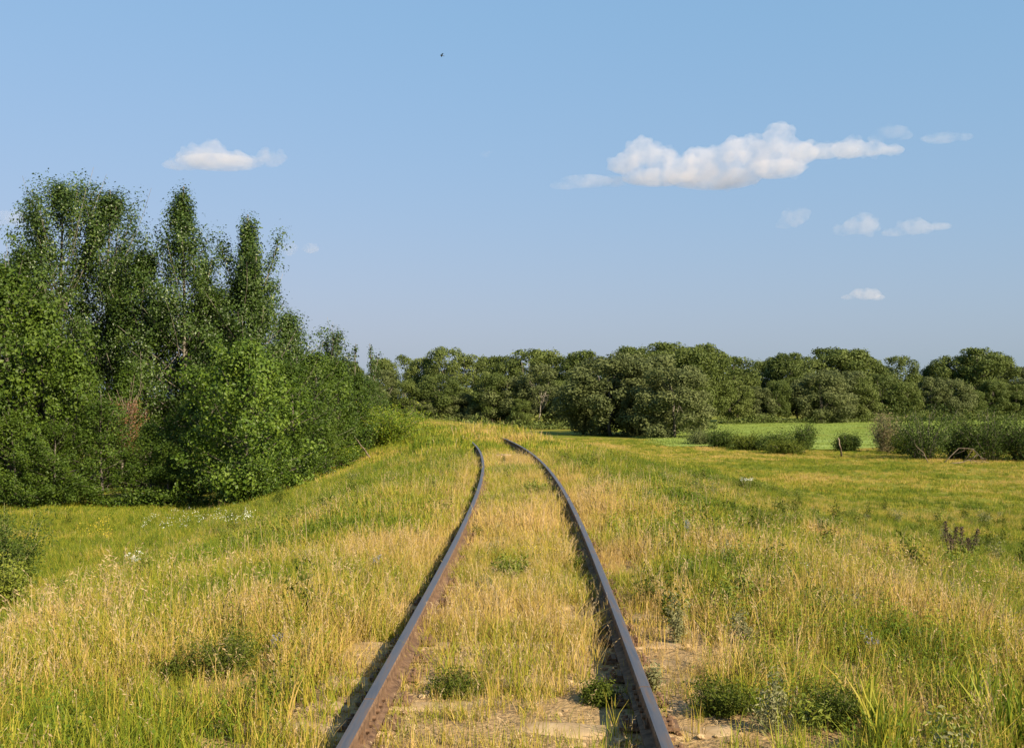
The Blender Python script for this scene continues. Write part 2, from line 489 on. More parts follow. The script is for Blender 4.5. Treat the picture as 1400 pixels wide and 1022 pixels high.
def tuft(seed, nb, R, h0, h1, w, lean=.35, seeds=0, leafy_=0, seg=3, head=.12, mat='grass'):
    r = np.random.default_rng(seed)
    V, Fc, rv, hv, sv = [], [], [], [], []
    def quad(a, b, c, d, rr, ha, hb, s):
        n = len(V); V.extend((a, b, c, d)); Fc.append((n, n + 1, n + 2, n + 3)); rv.append(rr); hv.extend((ha, ha, hb, hb)); sv.append(s)
    for k in range(nb):
        rr = r.random(); a = r.random() * 6.283; rad = R * math.sqrt(r.random())
        base = np.array((math.cos(a) * rad, math.sin(a) * rad, -.02))
        h = h0 + (h1 - h0) * r.random() ** 1.2
        la = r.random() * 6.283; ln = abs(r.normal()) * lean * h
        d = np.array((math.cos(la), math.sin(la), 0)); pa = r.random() * 6.283
        side = np.array((math.cos(pa), math.sin(pa), 0))
        is_stem = k < seeds
        if is_stem: h *= 1.35; ln *= .5
        ww = w * (.45 if is_stem else .7 + .6 * r.random())
        prev = None
        for t in np.linspace(0, 1, seg + 1):
            p = base + np.array((0, 0, h * (t - .18 * t * t * (ln / h + .2)))) + d * ln * t ** 1.8
            hw = ww * (1 - .85 * t ** 1.6) * .5 if not is_stem else ww * .5
            cur = (p - side * hw, p + side * hw, t)
            if prev is not None: quad(prev[0], prev[1], cur[1], cur[0], rr, prev[2], t, 1 if is_stem and rr > .5 else 0)
            prev = cur
        if is_stem:                                   # a drooping seed head of small spikelets
            tip = (prev[0] + prev[1]) / 2
            hl = head * (.7 + .6 * r.random())
            for q in range(9):
                t = q / 8.0
                p = tip + np.array((0, 0, -hl * .55 + hl * t)) + d * hl * (.5 * t * t) + r.normal(size=3) * hl * .09 * (1.1 - t)
                ax = unit(np.array((0, 0, 1.0)) + d * (.3 + t) + r.normal(size=3) * .35) * hl * .15
                sd = unit(r.normal(size=3)) * hl * .034
                quad(p - ax, p + sd, p + ax, p - sd, r.random(), 1, 1, 1)
        if leafy_ and k < leafy_:                     # broad little leaves up the stem
            for q in range(6):
                t = .15 + .14 * q
                p = base + np.array((0, 0, h * t)) + d * ln * t ** 1.8
                az = q * 2.4 + a
                o = np.array((math.cos(az), math.sin(az), .45)); o = o / np.linalg.norm(o)
                sd = np.array((-math.sin(az), math.cos(az), .2)) * w * 1.5
                Ls = .080 * (1.25 - t) * (h / .4)
                quad(p, p + o * Ls * .5 + sd, p + o * Ls, p + o * Ls * .5 - sd, rr * .5, .1, .2, 0)
    return mesh_from('grass_tuft', np.array(V), np.array(Fc), M[mat], face_attr={'rnd': rv, 'seed': sv}, vert_attr={'hgt': hv})

# near prototypes: 0-3 leafy green, 4-7 dry with seed heads, 8-10 short dry, 11-13 broad-leaved herb
proto_collection('near_tuft',
    [tuft(i, 15, .085, .16, .42, .0080, .40) for i in range(4)] +
    [tuft(10 + i, 12, .075, .20, .44, .0060, .34, seeds=2 + i % 2, head=.10) for i in range(4)] +
    [tuft(20 + i, 15, .085, .05, .17, .0050, .60, seeds=2, head=.05) for i in range(3)] +
    [tuft(30 + i, 9, .07, .14, .36, .0065, .22, leafy_=7) for i in range(3)])
proto_collection('mid_tuft',
    [tuft(40 + i, 26, .17, .12, .36, .012, .42, seg=2) for i in range(4)] +
    [tuft(50 + i, 22, .16, .16, .40, .010, .36, seeds=4, seg=2, head=.09) for i in range(4)] +
    [tuft(60 + i, 24, .17, .06, .20, .010, .55, seg=2, seeds=3, head=.06) for i in range(3)] +
    [tuft(70 + i, 16, .14, .16, .40, .012, .22, leafy_=10, seg=2) for i in range(3)])
proto_collection('far_tuft',
    [tuft(80 + i, 42, .42, .12, .40, .030, .42, seg=2) for i in range(4)] +
    [tuft(90 + i, 36, .40, .16, .40, .022, .36, seeds=4, seg=2, head=.10) for i in range(4)] +
    [tuft(100 + i, 40, .42, .06, .20, .026, .55, seg=2) for i in range(3)] +
    [tuft(110 + i, 26, .36, .16, .42, .028, .22, leafy_=16, seg=2) for i in range(3)])
proto_collection('crop_tuft', [tuft(120 + i, 90, .9, .05, .16, .05, .5, seg=2, mat='crop') for i in range(4)])

def scatter_group(key):
    ng = bpy.data.node_groups.new('scatter_' + key, 'GeometryNodeTree')
    ng.interface.new_socket('Geometry', in_out='INPUT', socket_type='NodeSocketGeometry')
    ng.interface.new_socket('Geometry', in_out='OUTPUT', socket_type='NodeSocketGeometry')
    N, L = ng.nodes, ng.links
    gi, go = N.new('NodeGroupInput'), N.new('NodeGroupOutput')
    ci = N.new('GeometryNodeCollectionInfo'); ci.inputs['Collection'].default_value = PROTO[key]
    ci.inputs['Separate Children'].default_value = True; ci.inputs['Reset Children'].default_value = True
    ip = N.new('GeometryNodeInstanceOnPoints'); ip.inputs['Pick Instance'].default_value = True
    def na(name, t):
        n = N.new('GeometryNodeInputNamedAttribute'); n.data_type = t; n.inputs['Name'].default_value = name
        return n.outputs['Attribute']
    er = N.new('FunctionNodeEulerToRotation')
    L.new(na('rot', 'FLOAT_VECTOR'), er.inputs[0])
    L.new(gi.outputs[0], ip.inputs['Points']); L.new(ci.outputs[0], ip.inputs['Instance'])
    L.new(na('pick', 'INT'), ip.inputs['Instance Index'])
    L.new(er.outputs[0], ip.inputs['Rotation']); L.new(na('size', 'FLOAT_VECTOR'), ip.inputs['Scale'])
    L.new(ip.outputs[0], go.inputs[0])
    return ng
GROUPS = {}
def scatter(name, key, X, Y, pick, size, dry, label, cat, rng, tilt=.10, z=0.0):
    n = len(X)
    me = bpy.data.meshes.new(name)
    me.vertices.add(n)
    me.vertices.foreach_set('co', np.stack((X, Y, terrain(X, Y) + z), 1).astype(np.float32).ravel())
    rot = np.stack((rng.normal(size=n) * tilt, rng.normal(size=n) * tilt, rng.random(n) * 6.283), 1)
    me.attributes.new('rot', 'FLOAT_VECTOR', 'POINT').data.foreach_set('vector', rot.astype(np.float32).ravel())
    me.attributes.new('size', 'FLOAT_VECTOR', 'POINT').data.foreach_set('vector', np.asarray(size, np.float32).ravel())
    me.attributes.new('pick', 'INT', 'POINT').data.foreach_set('value', np.asarray(pick, np.int32))
    me.attributes.new('dry', 'FLOAT', 'POINT').data.foreach_set('value', np.asarray(dry, np.float32))
    o = link(name, me, label=label, cat=cat, kind='stuff')
    if key not in GROUPS: GROUPS[key] = scatter_group(key)
    md = o.modifiers.new('scatter', 'NODES'); md.node_group = GROUPS[key]
    return o

# where the wood on the left begins (plan outline), so no meadow grass is wasted under the trees
WX = np.array([-60, -20, -15, -9.2, -8.6, -8.2, -8.0, -8.0, -9.5, -14])
WY = np.array([37, 38, 38, 36.5, 43, 50, 58, 66, 76, 90])
def in_wood(X, Y):
    lim = np.interp(Y, WY[3:], WX[3:])
    return ((X < -9.0) & (Y > 40.5)) | ((Y > 40) & (X < lim - .8))

PATCH = []
for (px, py, w_, h_, dd, sc_) in [   # photo x, y, half width, half height, change of dryness, of height: tussocks and dry drifts of the meadow
    (975, 650, 34, 7, -.32, 1.5), (1062, 654, 26, 7, -.32, 1.5), (1150, 672, 50, 6, -.30, 1.4), (1230, 670, 34, 5, -.30, 1.4), (1290, 652, 36, 6, -.28, 1.4), (1380, 650, 34, 7, -.28, 1.4),
    (1100, 632, 16, 6, -.32, 1.6), (1230, 640, 30, 5, -.25, 1.4), (930, 688, 30, 18, -.25, 1.3), (880, 605, 40, 5, -.30, 1.0), (1340, 690, 50, 8, -.2, 1.2),
    (1145, 742, 42, 16, .36, 1.35), (830, 612, 46, 16, .40, 1.4), (1010, 690, 40, 14, .30, 1.2), (1120, 700, 130, 16, .16, .8), (1300, 720, 110, 16, .18, .8), (960, 612, 26, 8, .35, 1.2),
    (640, 650, 12, 30, .3, 1.0), (520, 650, 60, 14, -.22, 1.0), (330, 740, 120, 22, -.08, 1.0), (100, 745, 90, 18, -.02, .9), (470, 720, 60, 22, -.18, 1.1), (80, 705, 90, 8, .12, .9),
    (60, 900, 90, 60, .20, 1.1), (330, 970, 80, 30, .18, 1.1), (1330, 880, 110, 50, .24, 1.1), (1190, 960, 90, 36, .28, .8), (1080, 880, 70, 30, .18, 1.0), (980, 800, 60, 60, -.08, 1.0), (250, 830, 60, 30, .1, 1.0),
    (300, 938, 85, 30, -.1, .30), (1143, 1005, 55, 22, .25, .38), (985, 985, 60, 20, -.05, .45), (235, 945, 45, 18, -.1, .5), (622, 958, 50, 14, 0, .5), (500, 893, 26, 18, .2, .45), (470, 965, 20, 14, .2, .45), (858, 785, 24, 22, .2, .5),
    (930, 920, 40, 30, .2, .7), (925, 885, 26, 10, .1, .5), (1015, 885, 26, 10, 0, .6), (196, 803, 20, 8, 0, .6), (697, 792, 40, 8, 0, .5), (733, 680, 30, 5, 0, .5), (15, 850, 60, 14, -.1, .55), (1310, 775, 40, 10, 0, .6), (1030, 1005, 50, 20, .2, .5), (690, 634, 14, 8, .2, .25)]:
    p = hit(px, py); q_ = hit(px, py - h_); PATCH.append((p[0], p[1], w_ * p[1] / F_PX, max(.12, q_[1] - p[1]), dd, sc_))
def patches(X, Y):
    d = np.zeros(len(X)); h = np.ones(len(X))
    jx, jy = (vnoise(X, Y, 1.1, 71) - .5) * .9, (vnoise(X, Y, 1.1, 72) - .5) * .9
    for (cx, cy, a, b, dd, sc_) in PATCH:
        w = 1 - sstep(.45, 1.15, np.sqrt(((X - cx) / a + jx) ** 2 + ((Y - cy) / b + jy) ** 2))
        d += dd * w; h *= 1 + (sc_ - 1) * w
    return d, h
def dryness(X, Y, r):
    u = X - centre(Y)
    d = .34 + .45 * (vnoise(X, Y, 7, 21) - .5) + .75 * (vnoise(X, Y, 1.6, 22) - .5) + .40 * (vnoise(X, Y, .45, 23) - .5)
    d = d + .20 * (1 - sstep(.8, 2.2, np.abs(u)))
    d = d + .16 * (1 - sstep(7, 15, Y)) * sstep(1.5, 2.5, np.abs(u))
    d = d - .12 * sstep(-13, -8, -Y * 0 - np.abs(u + 6)) * sstep(12, 18, Y) * (u < 0)
    d = d + .09 * sstep(4, 7, u) * sstep(30, 38, Y) * (1 - sstep(62, 80, Y)) + .10 * sstep(4, 7, u) * sstep(15, 20, Y) * (1 - sstep(27, 34, Y))
    d = np.where(u < -3, np.maximum(d, .12 + .10 * sstep(14, 24, Y)), d)
    return np.maximum(d + patches(X, Y)[0] * np.where(Y > 25, .55, 1.0), .07) + r.normal(size=len(X)) * .06

def frustum(n, y0, y1, r, k=.56, m=1.6):
    Y = np.sqrt(y0**2 + (y1**2 - y0**2) * r.random(n))
    X = (r.random(n) * 2 - 1) * (k * Y + m)
    return X, Y

def meadow(name, key, n, y0, y1, seed, label, hs=1.0):
    r = np.random.default_rng(seed)
    X, Y = frustum(n, y0, y1, r)
    u = X - centre(Y); au = np.abs(u)
    keep = ~in_wood(X, Y)
    keep &= ~((np.abs(au - HALF) < np.where(Y < 6.2, .065, .048)) & (Y < 36)) & ~((np.abs(au - HALF) < .36) & (Y >= 36) & (Y < np.where(u > 0, 47.5, 39.5)))
    keep &= ~((X > 13) & (Y > 84.5))
    thick = .35 + 1.2 * vnoise(X, Y, .55, 31)
    bare = 1 - (1 - sstep(1.35, 1.9, au)) * (.22 - .2 * sstep(7, 14, Y))      # thinner on the track bed
    bare = bare * (1 - .75 * sstep(.55, .7, vnoise(X, Y, .8, 33)) * (1 - sstep(1.9, 2.8, au)) * (1 - sstep(9, 16, Y)))
    on_sl = np.min(np.abs(Y[:, None] - np.array(SLEEP)[None, :18]), 1) < .14
    bare = bare * np.where(on_sl & (au < 1.4), .42 + .5 * sstep(7.2, 10, Y), 1.0)
    keep &= r.random(n) < thick * bare
    X, Y, u, au = X[keep], Y[keep], u[keep], au[keep]
    n = len(X)
    dry = dryness(X, Y, r)
    bed = (au < 1.25) & (Y < 38)
    q = r.random(n)
    herb = vnoise(X, Y, 1.3, 41) > .50
    stemmy = np.clip(.10 + .7 * (dry - .35), .04, .5)
    typ = np.where(q < stemmy, 1, 0)
    typ = np.where((r.random(n) < .55) & herb & (u > 1.6) & (Y < 40), 3, typ)
    typ = np.where((r.random(n) < .20) & ~bed, 3, typ)
    typ = np.where(bed & (r.random(n) < .50), 2, typ)
    typ = np.where((r.random(n) < .12), 2, typ)
    start = np.array((0, 4, 8, 11)); cnt = np.array((4, 4, 3, 3))
    pick = start[typ] + (r.random(n) * cnt[typ]).astype(int)
    dry = np.where(typ == 3, dry - .26, dry); dry = np.where(typ == 1, dry + .12, dry)
    s = (.52 + .5 * r.random(n)) * hs * np.where(Y > 36, .72, 1.0)
    s = s * np.where(bed & (typ != 2), .78, 1.0) * np.where(bed & (typ == 2), 1.35, 1.0) * (1 - .30 * (np.abs(au - HALF) < .2))
    s = s * (.78 + .5 * vnoise(X, Y, 2.3, 44)) * (1 + .22 * sstep(2.2, 4, au) * (1 - sstep(12, 20, Y)))
    s = s * np.where((au < 1.4) & (Y > 34), 1 - .4 * (1 - sstep(44, 49, Y)), 1.0) * np.where((au < .62) & (Y < 7.2), .8, 1.0)
    s = s * np.where((au < 2.6) & (Y < 66), 1 + 1.0 * sstep(-9, 5, Y - np.where(u > .1, 45.5, 38.5)), 1.0)
    s = s * patches(X, Y)[1] * (1 - .32 * sstep(3.5, 7, au) * sstep(14, 22, Y)) * np.where(u > 0, 1 - .15 * sstep(2, 5, au), 1.0)
    size = np.stack((s, s, s * (.85 + .3 * r.random(n))), 1)
    scatter(name, key, X, Y, pick, size, dry, label, 'grass', r)

meadow('foreground_grass', 'near_tuft', 46000, 2.6, 14, 1, 'tall dry and green grass growing nearest the camera beside the rails')
meadow('meadow_grass', 'mid_tuft', 62000, 14, 36, 2, 'yellow green grass covering the embankment slopes in the middle distance')
meadow('distant_grass', 'far_tuft', 95000, 36, 100, 3, 'green and yellow grass of the farther meadow before the trees')
# broad blue-green blades in the lower right corner
proto_collection('broad_tuft', [tuft(140 + i, 13, .07, .16, .40, .016, .55) for i in range(4)])
r = np.random.default_rng(19)
X, Y = 1.55 + 1.7 * r.random(700), 4.3 + 2.6 * r.random(700)
k = (vnoise(X, Y, .6, 81) > .42) & (X > 1.5 + .25 * (Y - 4.3)); X, Y = X[k], Y[k]; sc_ = .7 + .5 * r.random(len(X))
scatter('broad_leaved_grass', 'broad_tuft', X, Y, (r.random(len(X)) * 4).astype(int), np.stack((sc_, sc_, sc_), 1), .10 + .2 * r.random(len(X)),
        'broad bladed green grass in the lower right corner', 'grass', r)
r = np.random.default_rng(9)
n = 16000
X = 12 + r.random(n) ** 1.0 * 100; Y = 84 + r.random(n) * 120
k = (Y < 168 + .35 * X) & (X < .6 * Y + 4) & (Y > 85.5)
X, Y = X[k], Y[k]
sc_ = .8 + .5 * r.random(len(X))
scatter('crop_stand', 'crop_tuft', X, Y, (r.random(len(X)) * 4).astype(int), np.stack((sc_, sc_, sc_), 1),
        .20 + .22 * vnoise(X * .15, Y, 3, 7), 'short even green crop standing on the far field', 'crop', r, .03)

# ------------------------------------------------------------------ trees
def branch_path(p0, az, el, L, r, n=5, lift=.25, wob=.06):
    P = [np.array(p0, float)]
    for i in range(1, n):
        e = el + lift * (i / (n - 1))
        d = np.array((math.cos(az) * math.cos(e), math.sin(az) * math.cos(e), math.sin(e)))
        P.append(P[-1] + d * L / (n - 1) + r.normal(size=3) * L * wob / n)
        az += r.normal() * .12
    return np.array(P)

def grow_tree(seed, h, prof, leaf_m, bark_m, n_branch=46, n_leaf=12000, leaf=.10, clump=.26, clear=.12, el0=.25, el1=1.05, trunk_r=.13,
              sway=.25, leaders=(), per=7, flat=1.0, limb=.5, aspect=.7, wide=1.0):
    """Trunk, limbs and twigs with leaves in clumps along the twigs. prof: list of (height fraction, crown radius in m)."""
    r = np.random.default_rng(seed)
    pt = np.array([p[0] for p in prof]); pr = np.array([p[1] for p in prof])
    g = Geo()
    tz_ = np.linspace(0, 1, 9)
    sw = np.cumsum(r.normal(size=(9, 2)) * sway / 5, 0); sw[0] = 0
    T = np.stack((sw[:, 0], sw[:, 1], tz_ * h * .97), 1)
    g.tube(T, trunk_r * (1 - .88 * tz_) + .008, 7)
    def on_trunk(t): return np.array([np.interp(t, tz_, T[:, k]) for k in range(3)])
    C = []
    stems = [(None, clear, n_branch)]
    for (t0, az, el, L) in leaders:                    # extra leading stems
        L = min(L, (h * .96 - on_trunk(t0)[2]) / math.sin(el + .15))
        P = branch_path(on_trunk(t0), az, el, L, r, 6, .25, .04)
        g.tube(P, np.linspace(trunk_r * .45, .01, 6), 5)
        for q in np.linspace(.25, 1, 9):
            p = np.array([np.interp(q, np.linspace(0, 1, 6), P[:, k]) for k in range(3)])
            for _ in range(3):
                a = r.random() * 6.283; l = .55 * (1.15 - q) + .12
                S_ = branch_path(p, a, .7, l, r, 3)
                C += [S_[1], S_[2]]
            C.append(p)
    for i in range(n_branch):
        t = clear + (0.985 - clear) * ((i + r.random()) / n_branch) ** .9
        p0 = on_trunk(t * .97)
        el = el0 + (el1 - el0) * t ** 1.3 + r.normal() * .12
        R = np.interp(min(1, t + .05), pt, pr) * (.62 + .5 * r.random())
        L = R / max(.45, math.cos(el)) * (1.28 - .25 * t) * wide
        az = i * 2.39996 + r.normal() * .35
        P = branch_path(p0, az, el, L, r)
        g.tube(P, np.linspace(max(.010, trunk_r * limb * .7 * (1 - t)), .006, len(P)), 4)
        for k in range(per):
            q = .28 + .72 * (k + r.random()) / per
            p = np.array([np.interp(q, np.linspace(0, 1, len(P)), P[:, c_]) for c_ in range(3)])
            l = max(.14, L * .34 * (1.15 - q * .6))
            S_ = branch_path(p, az + r.normal() * 1.1, el + .25 + r.normal() * .3, l, r, 3)
            C += [S_[1], S_[2]]
        C.append(P[-1])
    C = np.array(C)
    C = C[C[:, 2] < h * .975]
    C = C[r.random(len(C)) < .55]
    w = (r.random(len(C)) ** 1.5 + .35) * (1.25 - np.clip(C[:, 2] / h, 0, 1)) ** .5
    ids = r.choice(len(C), n_leaf, p=w / w.sum())
    big = clump * (.75 + .9 * r.random(len(C)))
    P = C[ids] + unit(r.normal(size=(n_leaf, 3))) * (big[ids] * 1.45 * r.random(n_leaf) ** .45)[:, None] * np.array((1, 1, flat))
    out = P - np.array((0, 0, h * .5)); out[:, 2] *= .3
    Nn = unit(unit(P - C[ids]) * .55 + unit(out) * .4 + r.normal(size=(n_leaf, 3)) * .38 + np.array((0, 0, .22)))
    tone = r.random(len(C))[ids]
    ok = P[:, 2] > .06
    lm = leaf_mesh('crown', P[ok], Nn[ok], leaf * (.5 + .9 * r.random(ok.sum()) ** 1.4), leaf_m, r, aspect, tone[ok])
    return g.mesh('trunk', bark_m), lm

def lumpy_tree(seed, h, w, leaf_m, bark_m, lumps=46, n_leaf=7000, leaf=.28, lump=(.5, 1.25), base=.16, top_bias=.5, trunk_r=.16, limbs=5, open_=0.0, aspect=.6, shape=.55):
    """A tree seen from afar: limbs carrying rounded masses of leaves."""
    r = np.random.default_rng(seed)
    g = Geo()
    z = np.linspace(0, h * .72, 7)
    sw = np.cumsum(r.normal(size=(7, 2)) * .12, 0); sw[0] = 0
    T = np.stack((sw[:, 0], sw[:, 1], z), 1)
    g.tube(T, np.linspace(trunk_r, trunk_r * .25, 7), 6)
    C, Rl = [], []
    for i in range(lumps):
        t = base + (1 - base) * r.random() ** (1 - .3 * top_bias)
        f = math.sqrt(max(.02, 1 - abs((t - shape) / (1.02 - shape if t > shape else shape - base * .5 + .12)) ** 2.2))
        a = i * 2.39996 + r.normal() * .4; rad = w * .5 * f * (.55 + .45 * r.random() ** .5)
        C.append((math.cos(a) * rad, math.sin(a) * rad, t * h)); Rl.append((lump[0] + (lump[1] - lump[0]) * r.random()) * (.65 + .35 * f))
    C = np.array(C); Rl = np.array(Rl)
    C[:, 2] = np.minimum(C[:, 2], h - Rl * .75)
    for k in range(limbs):
        c = C[int(r.integers(len(C)))]; s = T[int(2 + r.integers(4))]
        m = (s + c) / 2 + np.array((0, 0, -.25 - .3 * r.random()))
        g.tube([s, m, c], [trunk_r * .42, trunk_r * .28, .03], 5)
    p = Rl ** 2 / (Rl ** 2).sum()
    ids = r.choice(len(C), n_leaf, p=p)
    D = unit(r.normal(size=(n_leaf, 3)) + np.array((0, 0, .35)))
    rad = Rl[ids] * (.70 + .34 * r.random(n_leaf) ** .6 + .10 * r.normal(size=n_leaf))
    P = C[ids] + D * rad[:, None] * np.array((1, 1, .82))
    P += r.normal(size=P.shape) * .10
    ok = P[:, 2] > .1
    if open_: ok &= vnoise(P[:, 0] + 40, P[:, 2] + P[:, 1] * .7, 1.1, seed) > open_
    Nn = unit(D * .9 + r.normal(size=(n_leaf, 3)) * .42)
    lm = leaf_mesh('crown', P[ok], Nn[ok], leaf * (.5 + .9 * r.random(ok.sum()) ** 1.4), leaf_m, r, aspect, r.random(len(C))[ids][ok])
    return g.mesh('trunk', bark_m), lm

def put_tree(name, pair, x, y, label, cat, group=None, scale=(1, 1, 1), rz=0.0, crown='crown', stem='trunk', z=None):
    e = link(name, None, loc=(x, y, (tz(x, y) if z is None else z) - .05), label=label, cat=cat, group=group)
    e.rotation_euler = (0, 0, rz); e.scale = scale
    link(stem, pair[0], e)
    link(crown, pair[1], e)
    return e

def place_x(px, Y): return (px - 700) / F_PX * Y
def top_z(py, Y): return at(700, py, Y)[2]

# ---- the tall aspens of the wood on the left, each grown for itself
G_WOOD = 'trees of the wood left of the track'
def tall(seed, px, Y, top, prof, label, **kw):
    x = place_x(px, Y); h = top_z(top, Y) - tz(x, Y)
    rr = np.random.default_rng(seed + 900); kw.setdefault('el1', 1.15); kw.setdefault('flat', 1.25)
    kw['leaders'] = tuple(kw.get('leaders', ())) + tuple((.25 + .35 * rr.random(), 6.283 * rr.random(), .95 + .2 * rr.random(), h * (.2 + .15 * rr.random())) for _ in range(4))
    put_tree('aspen_tree', grow_tree(seed, h, prof, M['aspen'], M['pale_bark'], **kw), x, Y, label, 'tree', G_WOOD, rz=seed * 1.3)
BIGT = dict(wide=1.12, n_branch=84, n_leaf=46000, leaf=.106, clump=.27)
MIDT = dict(wide=1.1, n_branch=64, n_leaf=30000, leaf=.108, clump=.27)
tall(201, 84, 48, 238, [(0, .6), (.2, 2.3), (.5, 2.7), (.72, 2.3), (.86, 1.5), (.95, .8), (1, .2)], 'tallest leafy aspen at the upper left, with a broad ragged top', leaders=((.6, 3.3, 1.0, 4.2), (.62, .2, 1.1, 3.8)), **BIGT)
tall(202, 146, 49, 246, [(0, .6), (.2, 2.3), (.5, 2.6), (.70, 2.0), (.85, 1.25), (.95, .6), (1, .15)], 'tall leafy aspen just right of the tallest one', leaders=((.6, 5.9, 1.05, 4.0), (.58, 2.4, 1.05, 3.8)), **BIGT)
tall(203, 198, 47.5, 330, [(0, .5), (.3, 2.0), (.6, 1.6), (.85, .8), (1, .2)], 'aspen with its top left of the pointed spire tree', **MIDT)
tall(204, 252, 48, 240, [(0, .6), (.25, 2.6), (.45, 2.4), (.62, 1.9), (.76, 1.2), (.86, .75), (.93, .3), (1, .06)], 'pointed aspen with a narrow spire top and gaps along its trunk', **BIGT)
tall(205, 350, 48.5, 283, [(0, .7), (.25, 2.5), (.45, 2.5), (.56, 2.1), (.66, 1.4), (.74, .6), (.84, .22), (1, .06)], 'aspen with several thin separate spikes rising from its crown', leaders=((.62, 3.3, 1.02, 3.9), (.60, 2.5, .95, 3.3), (.62, .2, 1.02, 3.6), (.60, 5.9, .9, 3.0)), **BIGT)
tall(206, 34, 46, 333, [(0, .5), (.3, 2.2), (.6, 2.0), (.85, 1.1), (1, .2)], 'shorter aspen left of the tallest one, its tip against the sky', **MIDT)
tall(207, -12, 47, 345, [(0, .5), (.3, 2.2), (.6, 2.0), (.85, 1.1), (1, .2)], 'aspen cut by the left edge of the picture', **MIDT)
tall(208, 298, 52, 395, [(0, .5), (.3, 2.4), (.6, 2.0), (.85, 1.1), (1, .2)], 'aspen filling the gap between the spire tree and the spiky tree', **MIDT)
tall(209, 388, 52, 425, [(0, .5), (.3, 1.5), (.6, 1.1), (.85, .6), (1, .2)], 'aspen at the right shoulder of the tall group', **MIDT)

# ---- the dense lower trees at the edge of the wood: four grown forms, copied
ROUND = [(0, .9), (.2, 1.7), (.45, 1.9), (.7, 1.5), (.9, .8), (1, .2)]
CONE = [(0, 1.0), (.15, 1.6), (.4, 1.5), (.7, .9), (.9, .45), (1, .1)]
def dense(seed, prof, mat, h=6.0): return grow_tree(seed, h, prof, mat, M['bark'], n_branch=50, n_leaf=12000, leaf=.105, clump=.22, clear=.03, el0=.15, el1=1.0, trunk_r=.07)
forms = [dense(221, ROUND, M['thicket']), dense(222, CONE, M['thicket']), dense(223, ROUND, M['thicket']), dense(224, CONE, M['thicket'])]
edge = [  # photo x, depth, top row, width factor, form, label
    (-95, 41, 400, 1.1, 0, 'dense green tree beyond the left edge of the wood front'),
    (-40, 40, 385, 1.1, 1, 'dense green tree at the outermost left of the wood front'),
    (12, 40.5, 362, 1.2, 2, 'large dense green tree at the left edge below the tallest aspens'),
    (62, 41, 408, 1.1, 1, 'dense green tree second from the left picture edge, sloping down rightwards'),
    (100, 40, 470, 1.0, 3, 'dense green tree third from the left picture edge'),
    (140, 39.5, 545, .95, 0, 'low dense tree fourth from the left along the wood front'),
    (22, 38.8, 560, .9, 2, 'low leafy tree at the meadow edge, nearest the left picture border'),
    (75, 38.6, 575, .85, 0, 'low leafy tree at the meadow edge left of the brown sapling'),
    (205, 39.5, 572, .9, 1, 'low leafy tree just right of the brown sapling'),
    (262, 39.8, 545, .9, 2, 'low leafy tree between the brown bare tree and the big bright tree'),
    (232, 39, 600, .8, 3, 'lowest leafy tree under the pale aspen trunk'),
    (400, 43, 492, 1.0, 0, 'dense tree hugging the right side of the big bright tree'),
    (428, 46, 478, 1.0, 2, 'dense tree on the embankment slope, second right of the big bright tree'),
    (462, 50, 488, 1.0, 1, 'dense tree on the embankment slope, third right of the big bright tree'),
    (490, 54, 506, .8, 3, 'dense tree on the embankment slope, fourth right of the big bright tree'),
    (508, 60, 518, .7, 0, 'last dense tree where the left wood ends, above the yellowish bush'),
    (410, 42.5, 575, .8, 1, 'low leafy tree at the foot of the slope beside the big bright tree'),
    (446, 46.5, 565, .8, 0, 'low leafy tree on the slope left of the leaning dead branch'),
    (475, 50, 560, .8, 3, 'low leafy tree on the slope right above the leaning dead branch'),
    (120, 54, 440, 1.3, 2, 'shaded tree deep in the wood behind the tallest aspens'),
    (215, 55, 420, 1.3, 0, 'shaded tree deep in the wood behind the spire tree'),
    (310, 55, 430, 1.3, 3, 'shaded tree deep in the wood behind the spiky tree'),
    (40, 54, 430, 1.3, 1, 'shaded tree deep in the wood behind the left edge'),
    (375, 56, 468, 1.2, 2, 'shaded tree deep in the wood right of the spiky tree'),
    (440, 60, 486, 1.1, 0, 'shaded tree deep in the wood below the small round top'),
    (170, 45, 500, 1.0, 3, 'dense tree in the middle of the wood below the second aspen'),
    (290, 45, 500, 1.0, 1, 'dense tree in the middle of the wood below the gap of the aspens'),
    (500, 68, 520, .9, 2, 'dense tree farther along the track behind the end of the wood'),
]
for i, (px, Y, top, wf, fm, lab) in enumerate(edge):
    x = place_x(px, Y); h = (top_z(top, Y) - tz(x, Y)) / 6.0
    put_tree('leafy_tree', forms[fm], x, Y, lab, 'tree', G_WOOD, (wf * (.55 + .45 * h), wf * (.55 + .45 * h), h), i * 1.7)
# the bright big-leaved tree standing forward
x = place_x(338, 37.6); h = top_z(466, 37.6) - tz(x, 37.6)
put_tree('leafy_tree', grow_tree(231, h, [(0, 1.3), (.12, 2.0), (.35, 2.3), (.6, 1.9), (.8, 1.2), (1, .3)], M['sunny'], M['bark'], n_branch=70, n_leaf=20000, leaf=.120, clump=.2, clear=.02, el0=.1, el1=1.0, trunk_r=.09),
         x, 37.6, 'big bright leafy tree standing forward of the left wood, crown reaching the grass', 'tree', G_WOOD)
